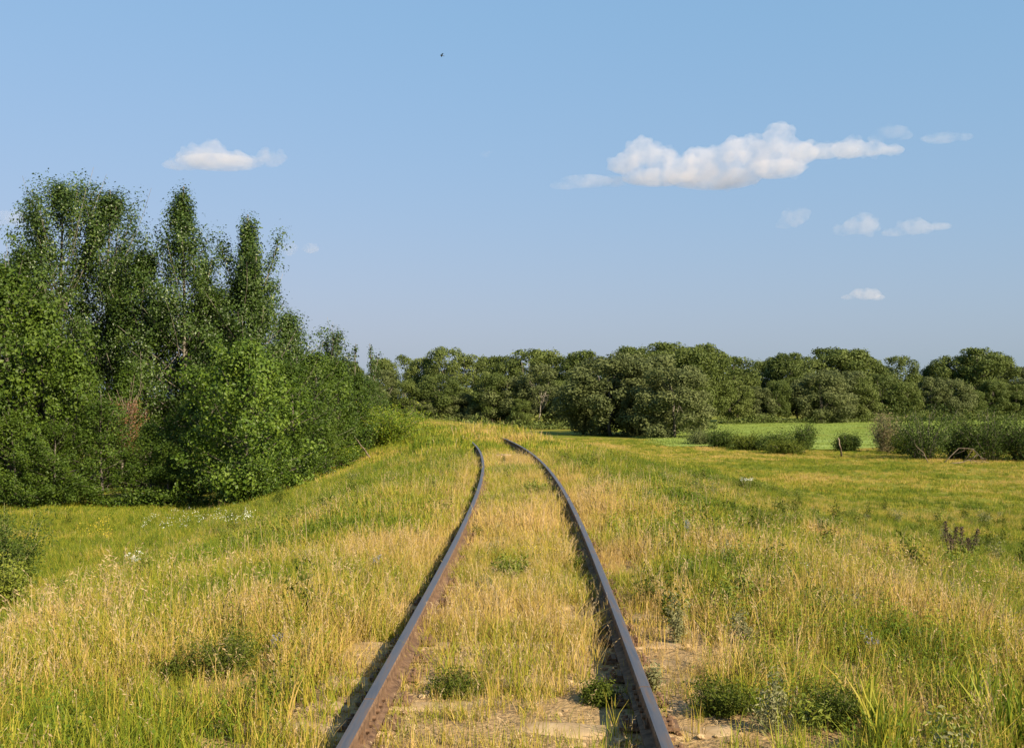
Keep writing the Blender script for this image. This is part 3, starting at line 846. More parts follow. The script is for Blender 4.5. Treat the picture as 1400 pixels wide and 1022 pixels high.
# a small round top and thin spikes seen above the end of the wood
tall(211, 453, 62, 449, [(0, .4), (.5, .6), (.75, .85), (.9, .9), (1, .5)], 'tree with a small round dark top above the end of the wood', n_branch=40, n_leaf=9000, leaf=.12, clump=.2, clear=.3)
tall(212, 484, 60, 464, [(0, .5), (.4, .5), (.7, .22), (.9, .12), (1, .05)], 'thin spiky aspen at the end of the wood, left of the pair', n_branch=22, n_leaf=1500, leaf=.12, clump=.10, trunk_r=.06)
tall(213, 505, 61, 464, [(0, .5), (.4, .5), (.7, .20), (.9, .12), (1, .05)], 'thin spiky aspen at the end of the wood, right of the pair', n_branch=20, n_leaf=1400, leaf=.12, clump=.10, trunk_r=.06)

# ---- the far tree line
proto_far = {
    'poplar': [lumpy_tree(301, 10, 6.0, M['poplar'], M['bark'], 70, 19000), lumpy_tree(302, 10, 5.2, M['poplar'], M['bark'], 64, 17500, shape=.6), lumpy_tree(303, 10, 7.0, M['poplar'], M['bark'], 74, 19000, open_=.2)],
    'willow': [lumpy_tree(311, 8, 7.5, M['willow'], M['bark'], 76, 23000, .29, shape=.40, base=.0, aspect=.5), lumpy_tree(312, 8, 6.5, M['willow'], M['bark'], 70, 21000, .29, shape=.40, base=.0, aspect=.5)],
    'column': [lumpy_tree(321, 10, 4.0, M['poplar'], M['pale_bark'], 40, 5500, lump=(.5, 1.0), open_=.34, shape=.6, limbs=12)],
    'bare': [lumpy_tree(331, 10, 5.0, M['willow'], M['pale_bark'], 34, 6500, lump=(.5, .95), base=.40, open_=.3, limbs=12, trunk_r=.12)],
}
def far(px, Y, top, kind, v, wf, label, group, name=None):
    x = place_x(px, Y); base_h = 8.0 if kind == 'willow' else 10.0
    h = (top_z(top, Y) - tz(x, Y)) / base_h
    put_tree(name or {'willow': 'willow_tree', 'bare': 'sparse_tree'}.get(kind, 'poplar_tree'), proto_far[kind][v], x, Y, label, 'tree', group, (wf * h, wf * h, h), px * .37)

ORD = ['first', 'second', 'third', 'fourth', 'fifth', 'sixth', 'seventh', 'eighth', 'ninth', 'tenth', 'eleventh', 'twelfth', 'thirteenth', 'fourteenth', 'fifteenth', 'sixteenth', 'seventeenth', 'eighteenth', 'nineteenth', 'twentieth']
LOOK = {('poplar', 0): 'full green poplar', ('poplar', 1): 'slim green poplar', ('poplar', 2): 'broad loose poplar', ('willow', 0): 'wide grey-green willow', ('willow', 1): 'round grey-green willow', ('column', 0): 'narrow gappy poplar', ('bare', 0): 'sparse tree with pale limbs'}
sky_row = [(470, 489, 'poplar', 0), (520, 487, 'poplar', 1), (548, 484, 'column', 0), (580, 486, 'poplar', 0), (613, 476, 'poplar', 2), (642, 484, 'column', 0), (668, 489, 'poplar', 1), (692, 487, 'poplar', 0), (719, 482, 'column', 0),
           (746, 483, 'poplar', 1), (772, 486, 'poplar', 2), (801, 480, 'poplar', 0), (832, 487, 'column', 0), (866, 479, 'poplar', 1), (893, 482, 'poplar', 2), (916, 473, 'poplar', 0), (944, 480, 'poplar', 1), (969, 477, 'poplar', 0)]
sky_right = [(995, 486, 'poplar', 2), (1018, 498, 'willow', 0), (1045, 489, 'poplar', 1), (1076, 485, 'poplar', 0), (1104, 487, 'poplar', 2), (1133, 479, 'poplar', 0), (1160, 480, 'poplar', 1), (1182, 490, 'poplar', 0), (1206, 500, 'willow', 1),
             (1229, 484, 'poplar', 2), (1252, 503, 'poplar', 1), (1282, 490, 'poplar', 0), (1306, 486, 'poplar', 2), (1340, 480, 'poplar', 0), (1366, 485, 'poplar', 1), (1394, 497, 'willow', 0), (1424, 490, 'poplar', 0), (1456, 486, 'poplar', 2), (1490, 490, 'poplar', 1)]
for grp, rows, where in (('far tree line left of the willow clump', sky_row, 'on far skyline left of the willows'),
                         ('far tree line behind the crop field', sky_right, 'on far skyline behind the crop field')):
    for i, (px, top, kd, v) in enumerate(rows):
        Yd = 152 + 14 * hashn(px, 3, 1) + (max(0, px - 1000) * .08) + 20 * float(sstep(960, 1010, px))
        far(px, Yd, 486 + (top - 486) * 1.5 + 7 * (hashn(px, 8, 3) - .4), kd, v, .85 + .5 * hashn(px, 5, 2), '%s, %s from left %s' % (LOOK[kd, v], ORD[i], where), grp)
front_l = [(523, 505, 'bare', 0), (552, 520, 'poplar', 1), (600, 512, 'poplar', 2), (630, 538, 'willow', 1), (672, 510, 'poplar', 1), (690, 515, 'willow', 0), (738, 498, 'bare', 0), (760, 520, 'poplar', 1), (790, 525, 'willow', 1), (575, 545, 'willow', 0), (655, 550, 'willow', 1), (712, 545, 'poplar', 0)]
front_r = [(1005, 520, 'poplar', 0), (1035, 528, 'willow', 1), (1062, 520, 'poplar', 1), (1090, 516, 'poplar', 2), (1122, 510, 'willow', 0), (1150, 505, 'willow', 1), (1178, 515, 'poplar', 0), (1208, 512, 'poplar', 2), (1240, 522, 'poplar', 1), (1274, 515, 'bare', 0), (1300, 518, 'willow', 0), (1325, 530, 'poplar', 0), (1358, 520, 'poplar', 1), (1385, 525, 'poplar', 2), (1415, 515, 'willow', 1), (1450, 520, 'poplar', 0)]
for grp, rows, where in (('front trees left of the willow clump', front_l, 'of the lower trees left of the willows'),
                         ('front trees along the crop field', front_r, 'of the lower trees along the crop field')):
    for i, (px, top, kd, v) in enumerate(sorted(rows)):
        Yd = 138 + 8 * hashn(px, 3, 4) + (max(0, px - 1000) * .07) + (26 if px > 980 else 0)
        far(px, Yd, top, kd, v, 1.05 + .3 * hashn(px, 6, 2), '%s, %s from left %s' % (LOOK[kd, v], ORD[i], where), grp)
G_WIL = 'willow clump beside the field'
far(835, 112, 488, 'willow', 0, 1.25, 'wide willow at the left of the near clump, dark under its crown', G_WIL)
far(878, 116, 482, 'willow', 1, 1.25, 'tall willow at the back of the near clump', G_WIL)
far(922, 106, 500, 'willow', 1, 1.2, 'round silvery willow at the right front of the near clump', G_WIL)
far(808, 114, 520, 'willow', 1, .9, 'small willow at the left end of the near clump', G_WIL)
far(868, 110, 540, 'willow', 0, .7, 'low willow in front of the near clump', G_WIL)

# ---- undergrowth at the foot of the far trees: one mass
r = np.random.default_rng(77)
n = 26000
px = 440 + 1050 * r.random(n)
Yd = 134 + 10 * r.random(n) + np.maximum(0, px - 1000) * .07 + np.where(px > 980, 27, 0)
X = (px - 700) / F_PX * Yd
hh = 2.0 * vnoise(X, Yd, 2.2, 6) ** 1.5 + .35
P = np.stack((X, Yd, terrain(X, Yd) + hh * r.random(n) ** .7), 1)
link('undergrowth', leaf_mesh('undergrowth', P, unit(r.normal(size=(n, 3)) + np.array((0, -.3, .5))), .28 * (.6 + .8 * r.random(n)), M['poplar'], r),
     label='low green undergrowth along the foot of the far trees', cat='undergrowth', kind='stuff')

n = 30000
t = r.random(n)
ex = np.interp(t, np.linspace(0, 1, 9), [-24, -19, -14, -9.6, -9.2, -8.9, -8.7, -8.4, -8.6]) - .9 * r.random(n)
ey = np.interp(t, np.linspace(0, 1, 9), [38.6, 38.8, 38.8, 38.2, 41, 46, 51, 58, 64]) + 1.3 * r.random(n) - .3
hh = (1.5 * vnoise(ex, ey, 1.1, 16) ** 1.6 + .25)
P = np.stack((ex, ey, terrain(ex, ey) + hh * r.random(n) ** .7), 1)
link('wood_undergrowth', leaf_mesh('wood_undergrowth', P, unit(r.normal(size=(n, 3)) * .7 + np.array((.2, -.4, .4))), .10 * (.6 + .8 * r.random(n)), M['thicket'], r),
     label='low leafy undergrowth along the foot of the left wood', cat='undergrowth', kind='stuff')

# ------------------------------------------------------------------ shrubs and weeds
def grow_shrub(seed, h, w, leaf_m, stem_m, n_stem=14, n_leaf=2500, leaf=.06, clump=.10, lean=.9, aspect=.45, per=6, sr=.012, low=.15):
    r = np.random.default_rng(seed)
    g = Geo(); C = []
    for i in range(n_stem):
        a = i * 2.39996 + r.normal() * .4; s = r.random() ** .6
        L = h * (.50 + .55 * r.random()) * (1.08 - .25 * s)
        tipx, tipy = math.cos(a) * w * .5 * s * lean, math.sin(a) * w * .5 * s * lean
        P = np.array([(math.cos(a) * w * .08, math.sin(a) * w * .08, -.04), (tipx * .35, tipy * .35, L * .42), (tipx * .75, tipy * .75, L * .78), (tipx, tipy, L)])
        P[1:] += r.normal(size=(3, 3)) * h * .03
        g.tube(P, [sr, sr * .7, sr * .45, sr * .2], 4)
        for k in range(per):
            q = low + (1 - low) * (k + r.random()) / per
            p = np.array([np.interp(q, (0, .4, .75, 1), P[:, c_]) for c_ in range(3)])
            d = np.array((math.cos(a), math.sin(a), .4)) * w * .12 * r.random() + r.normal(size=3) * w * .04
            C += [p, p + d]
    C = np.array(C)
    ids = r.integers(len(C), size=n_leaf)
    P = C[ids] + r.normal(size=(n_leaf, 3)) * clump * (.5 + .7 * r.random((n_leaf, 1)))
    P = P[P[:, 2] > .01]
    Nn = unit(r.normal(size=P.shape) * .7 + np.array((0, 0, .35)) + unit(P * np.array((1, 1, .4))) * .4)
    return g.mesh('stems', stem_m), leaf_mesh('foliage', P, Nn, leaf * (.6 + .8 * r.random(len(P))), leaf_m, r, aspect)

def shrub_px(name, pair_h_w, px, py, label, cat, group=None, rz=0.0):
    p = hit(px, py)
    return put_tree(name, pair_h_w, p[0], p[1], label, cat, group, (1, 1, 1), rz, 'foliage', 'stems')

def size_px(px_, py_base, Y=None):
    return px_ * (Y or hit(700, py_base)[1]) / F_PX

def shrub(name, seed, px, py, wpx, hpx, mat, label, cat='shrub', group=None, stem=None, **kw):
    p = hit(px, py); k = p[1] / F_PX
    pr = grow_shrub(seed, hpx * k * (1.18 if cat == 'shrub' and hpx > 45 else 1), wpx * k * (1.35 if cat == 'shrub' and hpx > 45 else 1.05), M[mat], stem or M['stem'], **kw)
    return put_tree(name, pr, p[0], p[1], label, cat, group, (1, 1, 1), 0, 'foliage', 'stems')

# wild herbs scattered through the grass: a mass nobody could count
herbs = []
for i, (mt, hh_, ww_, nl, lf, ns) in enumerate([('weed', .34, .30, 420, .034, 12), ('weed', .26, .36, 420, .030, 14), ('fresh', .30, .26, 300, .042, 9), ('silver', .42, .20, 320, .030, 6), ('weed', .44, .22, 360, .040, 7), ('fresh', .22, .32, 300, .034, 12)]):
    herbs.append(grow_shrub(600 + i, hh_, ww_, M[mt], M['stem'], n_stem=ns, n_leaf=nl, leaf=lf, clump=.045, per=8, aspect=.4)[1])
proto_collection('wild_herb', herbs)
r = np.random.default_rng(23)
X, Y = frustum(2000, 4.2, 34, r)
u = X - centre(Y)
k = (np.abs(u) > 1.15) & (r.random(len(X)) < np.clip((vnoise(X, Y, 2.0, 91) - .42) * 3.2, .04, 1) * np.where(u > 0, 1.0, .55)) | ((np.abs(u) < .6) & (r.random(len(X)) < .35))
dk = hit(1312, 768); k &= (np.hypot(X - dk[0], (Y - dk[1]) * .4) > 1.3)
k &= ~in_wood(X, Y); X, Y = X[k], Y[k]; sc_ = (.6 + .75 * r.random(len(X))) * np.where(np.abs(X - centre(Y)) < 1, .55, 1.0)
scatter('wild_herbs', 'wild_herb', X, Y, np.array([0, 1, 2, 2, 3, 4, 5, 5, 5])[(r.random(len(X)) * 9).astype(int)], np.stack((sc_, sc_, sc_), 1), r.random(len(X)), 'mixed leafy wild herbs growing through the grass', 'herbs', r)

# right meadow edge
GS = 'shrubs along the right meadow edge'
BIG = dict(n_stem=34, n_leaf=7500, leaf=.12, clump=.25, per=7, sr=.03, stem=M['bark'])
for i, (px, py, w, h, mt, lab) in enumerate([
    (1262, 628, 95, 62, 'dark_shrub', 'big dark shrub at the left of the thicket beside the fallen branches'),
    (1308, 628, 70, 52, 'dark_shrub', 'dark shrub in the middle of the thicket behind the fallen branches'),
    (1352, 630, 80, 62, 'dark_shrub', 'dark shrub right of the fallen branches'),
    (1398, 630, 80, 58, 'dark_shrub', 'dark shrub cut by the right edge of the picture'),
    (1450, 630, 80, 60, 'dark_shrub', 'dark shrub beyond the right edge of the picture'),
    (1212, 618, 32, 46, 'tan_shrub', 'tan half dry shrub left of the big dark thicket'),
    (1098, 616, 50, 36, 'dark_shrub', 'round green shrub at the right end of the low hedge row'),
    (1058, 617, 46, 26, 'dark_shrub', 'upright green shrub second from the right in the low hedge row'),
    (1022, 615, 48, 20, 'weed', 'low shrub third from the right in the low hedge row'),
    (988, 612, 46, 22, 'dark_shrub', 'low dark shrub fourth from the right in the low hedge row'),
    (960, 608, 50, 18, 'willow', 'low grey shrub at the right foot of the willow clump'),
    (1158, 617, 34, 22, 'dark_shrub', 'small lone shrub between the hedge row and the thicket'),
    (1075, 620, 60, 14, 'weed', 'lowest ragged shrub at the front of the low hedge row'),
    (1240, 622, 46, 28, 'weed', 'low green shrub before the thicket on its left'),
]):
    shrub('meadow_shrub', 400 + i, px, py, w, h, mt, lab, 'shrub', GS, **BIG)
# left edge
shrub('leafy_bush', 430, 10, 815, 125, 122, 'dark_shrub', 'dark green bush at the left edge in the meadow', 'bush', n_stem=30, n_leaf=9000, leaf=.055, clump=.11, per=9, sr=.015)
shrub('leafy_bush', 431, 5, 838, 70, 75, 'fresh', 'light green bush in front of the dark one at the left edge', 'bush', n_stem=24, n_leaf=3500, leaf=.06, clump=.08, per=9, sr=.01)
put_tree('leafy_bush', grow_shrub(434, 1.9, 3.4, M['sunny'], M['bark'], n_stem=40, n_leaf=9000, leaf=.11, clump=.18, per=9, sr=.012), place_x(338, 36.9), 36.9, 'low leafy growth at the foot of the big bright tree', 'bush', None, crown='foliage', stem='stems')
shrub('leafy_bush', 435, 60, 692, 120, 46, 'thicket', 'low leafy growth at the wood front near the left edge', 'bush', n_stem=30, n_leaf=6000, leaf=.10, clump=.16, per=8, sr=.012)
# end of the wood
p = hit(540, 617)
put_tree('leafy_bush', grow_shrub(432, 2.0, 4.4, M['bright'], M['bark'], n_stem=56, n_leaf=13000, leaf=.09, clump=.17, per=8, sr=.02), -6.0, 54, 'bright green bush with yellowish top where the wood meets the embankment', 'bush', None, crown='foliage', stem='stems')
put_tree('leafy_bush', grow_shrub(433, 1.2, 2.6, M['bright'], M['bark'], n_stem=30, n_leaf=6000, leaf=.09, clump=.16, per=8, sr=.02), -7.6, 49.5, 'low bright bush left of the yellowish one beside the leaning dead branch', 'bush', None, crown='foliage', stem='stems')

GW = 'weeds in the foreground grass'
W1 = dict(n_leaf=5200, leaf=.020, clump=.034, per=12, sr=.004, aspect=.5, cat='weed', group=GW)
shrub('bushy_weed', 440, 305, 925, 135, 74, 'weed', 'wide dark green weed among dry grass left of the track', n_stem=44, **W1)
shrub('bushy_weed', 441, 1143, 992, 84, 66, 'weed', 'compact dark green round weed on bare soil at lower right', n_stem=50, **W1)
shrub('bushy_weed', 442, 985, 975, 95, 50, 'weed', 'low green weed just right of the right rail', n_stem=36, **W1)
shrub('bushy_weed', 443, 240, 935, 70, 45, 'weed', 'smaller dark weed left of the wide one', n_stem=26, **W1)
shrub('bushy_weed', 444, 622, 950, 80, 36, 'weed', 'dark green weed between the rails near the left one', n_stem=30, **W1)
shrub('bushy_weed', 445, 818, 960, 50, 34, 'weed', 'green weed between the rails near the right one', n_stem=22, **W1)
W2 = dict(n_leaf=900, leaf=.045, clump=.05, per=7, sr=.005, aspect=.4, cat='weed', group=GW)
shrub('leafy_weed', 446, 697, 788, 70, 34, 'fresh', 'bright green weed in the middle between the rails', n_stem=18, **W2)
shrub('leafy_weed', 447, 733, 676, 42, 26, 'fresh', 'yellow green weed between the rails before the bend', n_stem=18, **W2)
shrub('leafy_weed', 448, 606, 708, 30, 26, 'weed', 'green weed left of the left rail at the start of the bend', n_stem=14, **W2)
shrub('leafy_weed', 449, 405, 722, 40, 26, 'weed', 'dark green weed on the left slope, left of two', n_stem=14, **W2)
shrub('leafy_weed', 450, 442, 708, 24, 30, 'weed', 'dark green weed on the left slope, right of two', n_stem=12, **W2)
shrub('leafy_weed', 451, 196, 800, 16, 48, 'fresh', 'upright yellow green weed on the left meadow', n_stem=5, lean=.4, **W2)
shrub('leafy_weed', 452, 798, 648, 40, 24, 'fresh', 'light green weed right of the right rail by the bend', n_stem=14, **W2)
W3 = dict(n_leaf=700, leaf=.030, clump=.030, per=11, sr=.004, aspect=.35, cat='weed', group=GW)
shrub('silver_wormwood', 453, 662, 806, 28, 28, 'silver', 'silvery wormwood between the rails beside the bright green weed', n_stem=9, **W3)
shrub('silver_wormwood', 454, 925, 880, 34, 92, 'silver', 'tall silvery wormwood right of the right rail', n_stem=8, lean=.5, **W3)
shrub('silver_wormwood', 455, 1015, 880, 40, 64, 'silver', 'silvery wormwood in the grass right of the tall one', n_stem=8, lean=.6, **W3)
shrub('silver_wormwood', 456, 890, 945, 30, 50, 'silver', 'silvery wormwood sprouting close to the right rail', n_stem=6, **W3)
shrub('silver_wormwood', 457, 470, 800, 24, 44, 'silver', 'silvery wormwood left of the left rail', n_stem=6, lean=.5, **W3)
shrub('silver_wormwood', 458, 1055, 1005, 60, 120, 'silver', 'tall thin grey-green stalks at the lower right', n_stem=7, lean=.6, **W3)
shrub('dark_weed', 459, 1228, 870, 26, 44, 'weed', 'dark small weed deep in the right hand grass', n_stem=9, **W3)

# dock with dark seed spikes
p = hit(1312, 768); k = p[1] / F_PX
e = link('dock_plant', None, loc=(p[0], p[1], p[2] - .03), label='dock plant with several dark brown seed spikes in the right meadow', cat='plant')
r = np.random.default_rng(88)
for i, (dx, hp) in enumerate([(-22, 52), (-8, 46), (6, 44), (27, 42), (16, 30), (-15, 36)]):
    g = Geo(); x = dx * k; h = hp * k * 1.12
    P = np.array([(x * .5, r.normal() * .05, 0), (x * .85, r.normal() * .06, h * .5), (x, r.normal() * .08, h)])
    g.tube(P, [.009, .007, .003], 5)
    st = link('stalk', g.mesh('stalk', M['stem']), e)
    t = .5 + .5 * r.random(240) ** .9
    C = np.stack([np.interp(t, (0, .5, 1), P[:, c_]) for c_ in range(3)], 1) + r.normal(size=(240, 3)) * np.array((.022, .022, .01)) * (1.4 - t)[:, None] * 1.6
    link('seed_spike', leaf_mesh('seed_spike', C, unit(r.normal(size=(240, 3))), .026, M['dark_seed'], r, .7), e)
    t = .05 + .4 * r.random(40)
    C = np.stack([np.interp(t, (0, .5, 1), P[:, c_]) for c_ in range(3)], 1) + r.normal(size=(40, 3)) * .05
    link('leaf', leaf_mesh('leaf', C, unit(r.normal(size=(40, 3))), .10, M['fresh'], r, .35), e)

# flowers: single flowering plants
def flower_plant(seed, px, py, hpx, petal, label, heads=7, spread=.10, spike=False, group=None, name='flower_plant', size=.016):
    r = np.random.default_rng(seed)
    p = hit(px, py); h = hpx * p[1] / F_PX
    e = link(name, None, loc=(p[0], p[1], p[2] - .02), label=label, cat='flower', group=group)
    g = Geo(); FC = []; LC = []
    for i in range(heads):
        a = i * 2.4; x, y_ = math.cos(a) * spread * r.random() ** .5, math.sin(a) * spread * r.random() ** .5
        hh = h * (.75 + .3 * r.random())
        g.tube([(x * .3, y_ * .3, 0), (x * .7, y_ * .7, hh * .6), (x, y_, hh)], [.004, .003, .002], 4)
        if spike:
            t = .45 + .55 * r.random(60)
            FC.append(np.stack((x * t, y_ * t, hh * t), 1) + r.normal(size=(60, 3)) * .012)
        else:
            FC.append(np.array((x, y_, hh)) + r.normal(size=(26, 3)) * np.array((.026, .026, .016)))
        t = .1 + .6 * r.random(14)
        LC.append(np.stack((x * t, y_ * t, hh * t), 1) + r.normal(size=(14, 3)) * .03)
    FC = np.concatenate(FC); LC = np.concatenate(LC)
    link('stems', g.mesh('stems', M['stem']), e)
    link('leaves', leaf_mesh('leaves', LC, unit(r.normal(size=LC.shape)), .05, M['weed'], r, .3), e)
    link('blossoms', leaf_mesh('blossoms', FC, unit(r.normal(size=FC.shape) * .5 + np.array((0, 0, 1))), size, M[petal], r, .9), e)
GB = 'blue flower spikes in the grass'
for i, (px, py, h, lab) in enumerate([(513, 790, 34, 'blue flower spike left of the left rail in mid grass'), (376, 900, 42, 'blue flower spike beside the wide dark weed'),
        (938, 745, 36, 'blue flower spikes on the shoulder right of the right rail'), (968, 752, 30, 'blue flower spikes farther right on the right shoulder'),
        (1180, 845, 34, 'blue flower spike in the middle of the right hand grass'), (1188, 900, 40, 'blue flower spike above the compact dark weed'), (1290, 850, 30, 'blue flower spike in the far right grass')]):
    flower_plant(500 + i, px, py, h, 'blue_petal', lab, 4, .07, True, GB, 'blue_flower', .013)
flower_plant(520, 184, 790, 34, 'white_petal', 'white umbel flower beside the upright yellow green weed', 6, .12, name='white_flower', size=.02)
flower_plant(521, 1021, 676, 26, 'white_petal', 'pale flowering plant on the right meadow', 8, .16, name='white_flower', size=.018)
flower_plant(522, 1100, 800, 30, 'white_petal', 'small white flowers in the right hand grass', 4, .12, name='white_flower', size=.012)

def blossoms(name, mat, pts, hgt, size, label):
    r = np.random.default_rng(len(pts))
    C = []
    for (px, py) in pts:
        p = hit(px, py)
        for _ in range(6): C.append((p[0] + r.normal() * .06, p[1] + r.normal() * .06, p[2] + hgt * (.8 + .35 * r.random())))
    C = np.array(C)
    link(name, leaf_mesh(name, C, unit(r.normal(size=C.shape) * .4 + np.array((0, -.3, 1))), size, M[mat], r, .9), label=label, cat='flowers', kind='stuff')
r = np.random.default_rng(61)
blossoms('white_blossoms', 'white_petal', [(195 + 150 * r.random(), 735 - 18 * r.random() - 6 * math.sin(i)) for i in range(70)], .36, .022, 'drift of small white flowers on the left meadow')
blossoms('yellow_blossoms', 'yellow_petal', [(140 + 14 * r.normal(), 738 + 7 * r.normal()) for i in range(24)], .36, .030, 'patch of yellow flowers on the left meadow')
blossoms('yellow_specks', 'yellow_petal', [(755 + 22 * r.normal(), 765 + 5 * r.normal()) for i in range(16)], .14, .016, 'yellow specks of flowers between the rails')

# ------------------------------------------------------------------ dead wood
def limb(name, pts, r0, r1, mat, label, cat, twigs=0, seed=0, loc=None):
    r = np.random.default_rng(seed)
    pts = np.asarray(pts, float); o = pts[0].copy(); q = pts - o
    e = link(name, None, loc=o, label=label, cat=cat)
    g = Geo(); n = max(5, len(q)); t = np.linspace(0, 1, 7); ti = np.linspace(0, 1, len(q))
    P = np.stack([np.interp(t, ti, q[:, c_]) for c_ in range(3)], 1) + r.normal(size=(7, 3)) * .02
    g.tube(P, np.linspace(r0, r1, 7), 6)
    link('limb', g.mesh('limb', mat), e)
    L = np.linalg.norm(P[-1] - P[0])
    for k_ in range(twigs):
        i = int(1 + r.integers(5)); d = unit(P[i + 1] - P[i]) + r.normal(size=3) * .7; d = unit(d)
        l = L * (.15 + .3 * r.random())
        g2 = Geo(); g2.tube([P[i], P[i] + d * l * .5 + r.normal(size=3) * .03, P[i] + d * l + r.normal(size=3) * .05], [r1 * 1.2, r1, r1 * .4], 4)
        link('twig', g2.mesh('twig', mat), e)
a = hit(508, 628); limb('leaning_branch', [a, at(498, 614, a[1] + .3), at(485, 597, a[1] + .6)], .035, .018, M['dead_wood'], 'bare dead branch leaning out of the left wood', 'branch', 2, 1)
a = hit(290, 684); limb('fallen_branch', [at(250, 684, a[1]), at(280, 680, a[1]), at(305, 681, a[1] + .2)], .03, .012, M['dead_wood'], 'pale fallen branch at the foot of the left wood', 'branch', 4, 2)
b = hit(1320, 634)
limb('fallen_branch', [at(1290, 632, b[1]), at(1312, 612, b[1]), at(1330, 613, b[1]), at(1347, 630, b[1] - .4)], .024, .010, M['dead_wood'], 'arched grey fallen branch beside the dark thicket', 'branch', 6, 3)
limb('fallen_branch', [at(1300, 634, b[1] - .6), at(1325, 629, b[1] - .6), at(1352, 632, b[1] - .8)], .03, .012, M['dead_wood'], 'low grey fallen branch under the arched one', 'branch', 5, 4)
limb('fallen_branch', [at(1270, 634, b[1] + .5), at(1262, 618, b[1] + .4), at(1252, 608, b[1] + .4)], .025, .01, M['dead_wood'], 'bare stick poking up left of the arched branch', 'branch', 2, 5)
limb('dead_stick', [hit(1151, 625), at(1149, 612, 70), at(1146, 598, 70)], .06, .04, M['dead_wood'], 'grey dead stump post beside the small lone shrub', 'post', 0, 6)
# brown dead sapling at the wood's edge and the leafless brown tree behind it
p = hit(180, 688); k = p[1] / F_PX
put_tree('dead_sapling', grow_shrub(460, 40 * k, 26 * k, M['dead_leaf'], M['dead_wood'], n_stem=7, n_leaf=420, leaf=.09, clump=.09, lean=1, per=6, sr=.012, low=.35), p[0], p[1], 'small brown dead sapling at the foot of the left wood', 'sapling', None, crown='foliage', stem='stems')
x = place_x(198, 43.5); pr = grow_tree(461, top_z(545, 43.5) - tz(x, 43.5), [(0, .3), (.5, .5), (.8, .9), (1, .5)], M['dead_leaf'], M['dead_wood'], n_branch=40, n_leaf=4000, leaf=.05, clump=.12, clear=.4, trunk_r=.03)
put_tree('dead_tree', pr, x, 41.2, 'reddish brown leafless tree among the green of the left wood', 'tree', G_WOOD)

# a grey slab in the track bed at the bend
p = hit(688, 628)
g = Geo(); g.box((0, 0, 0), (.24, .34, .05)); g.box((.05, .03, .052), (.16, .24, .012), .3)
link('concrete_slab', g.mesh('concrete_slab', M['sand_clod'], False), loc=(p[0], p[1], p[2] + .10), label='flat grey slab lying between the rails at the bend', cat='slab')

# ------------------------------------------------------------------ bird
bm_, nt, N_, L_, P_ = newmat('bird_plumage')
P_.inputs['Base Color'].default_value = (.03, .03, .035, 1); P_.inputs['Roughness'].default_value = .8
M['bird'] = bm_
e = link('bird', None, loc=at(604, 76, 75), label='small dark bird flying high in the blue sky', cat='bird')
g = Geo(); g.tube([(-.10, 0, -.01), (-.07, 0, .0), (-.02, 0, 0), (.05, 0, 0), (.085, 0, .012), (.11, 0, .012), (.135, 0, .008)], [.006, .022, .034, .030, .020, .018, .003], 8)
g.add([(-.09, -.008, 0), (-.09, .008, 0), (-.19, .035, -.012), (-.19, -.035, -.012), (-.09, 0, .006), (-.19, 0, -.006)], [(0, 3, 2, 1), (4, 1, 2, 5), (4, 5, 3, 0), (2, 3, 5), (0, 1, 4)])
link('body', g.mesh('body', M['bird']), e)
for s in (-1, 1):
    V = []
    for yy, zz, x0, x1, th in ((.02, .01, -.04, .05, .010), (.09, .05, -.045, .05, .007), (.17, .055, -.06, .025, .004), (.24, .03, -.085, -.05, .002)):
        V += [(x0, s * yy, zz), (x1, s * yy, zz), ((x0 + x1) / 2 + .01, s * yy, zz + th)]
    Fc = []
    for i in range(3):
        for j in range(3): Fc.append((i * 3 + j, i * 3 + (j + 1) % 3, i * 3 + 3 + (j + 1) % 3, i * 3 + 3 + j))
    Fc += [(0, 1, 2), (9, 11, 10)]
    link('wing', mesh_from('wing', np.array(V), Fc, M['bird']), e)
e.rotation_euler = (0.25, -.1, math.radians(200))

# ------------------------------------------------------------------ clouds
def cloud_mat(name, dens, scale, thr, soft):
    m, nt, N, L, P = newmat(name)
    N.remove(P)
    v = nd(nt, 'ShaderNodeVolumePrincipled')
    v.inputs['Color'].default_value = (.940, .893, .890, 1)
    v.inputs['Anisotropy'].default_value = .15
    tc = nd(nt, 'ShaderNodeTexCoord')
    n1 = nd(nt, 'ShaderNodeTexNoise'); n1.inputs['Scale'].default_value = scale; n1.inputs['Detail'].default_value = 5; n1.inputs['Roughness'].default_value = .58
    L.new(tc.outputs['Object'], n1.inputs['Vector'])
    mr = nd(nt, 'ShaderNodeMapRange'); mr.inputs['From Min'].default_value = thr; mr.inputs['From Max'].default_value = thr + soft
    mr.inputs['To Max'].default_value = dens
    L.new(n1.outputs['Fac'], mr.inputs['Value']); L.new(mr.outputs[0], v.inputs['Density'])
    L.new(v.outputs[0], N['Material Output'].inputs['Volume'])
    return m
CM = cloud_mat('cloud', .0080, .015, .31, .34)
CW = cloud_mat('thin_cloud', .0042, .011, .36, .34)

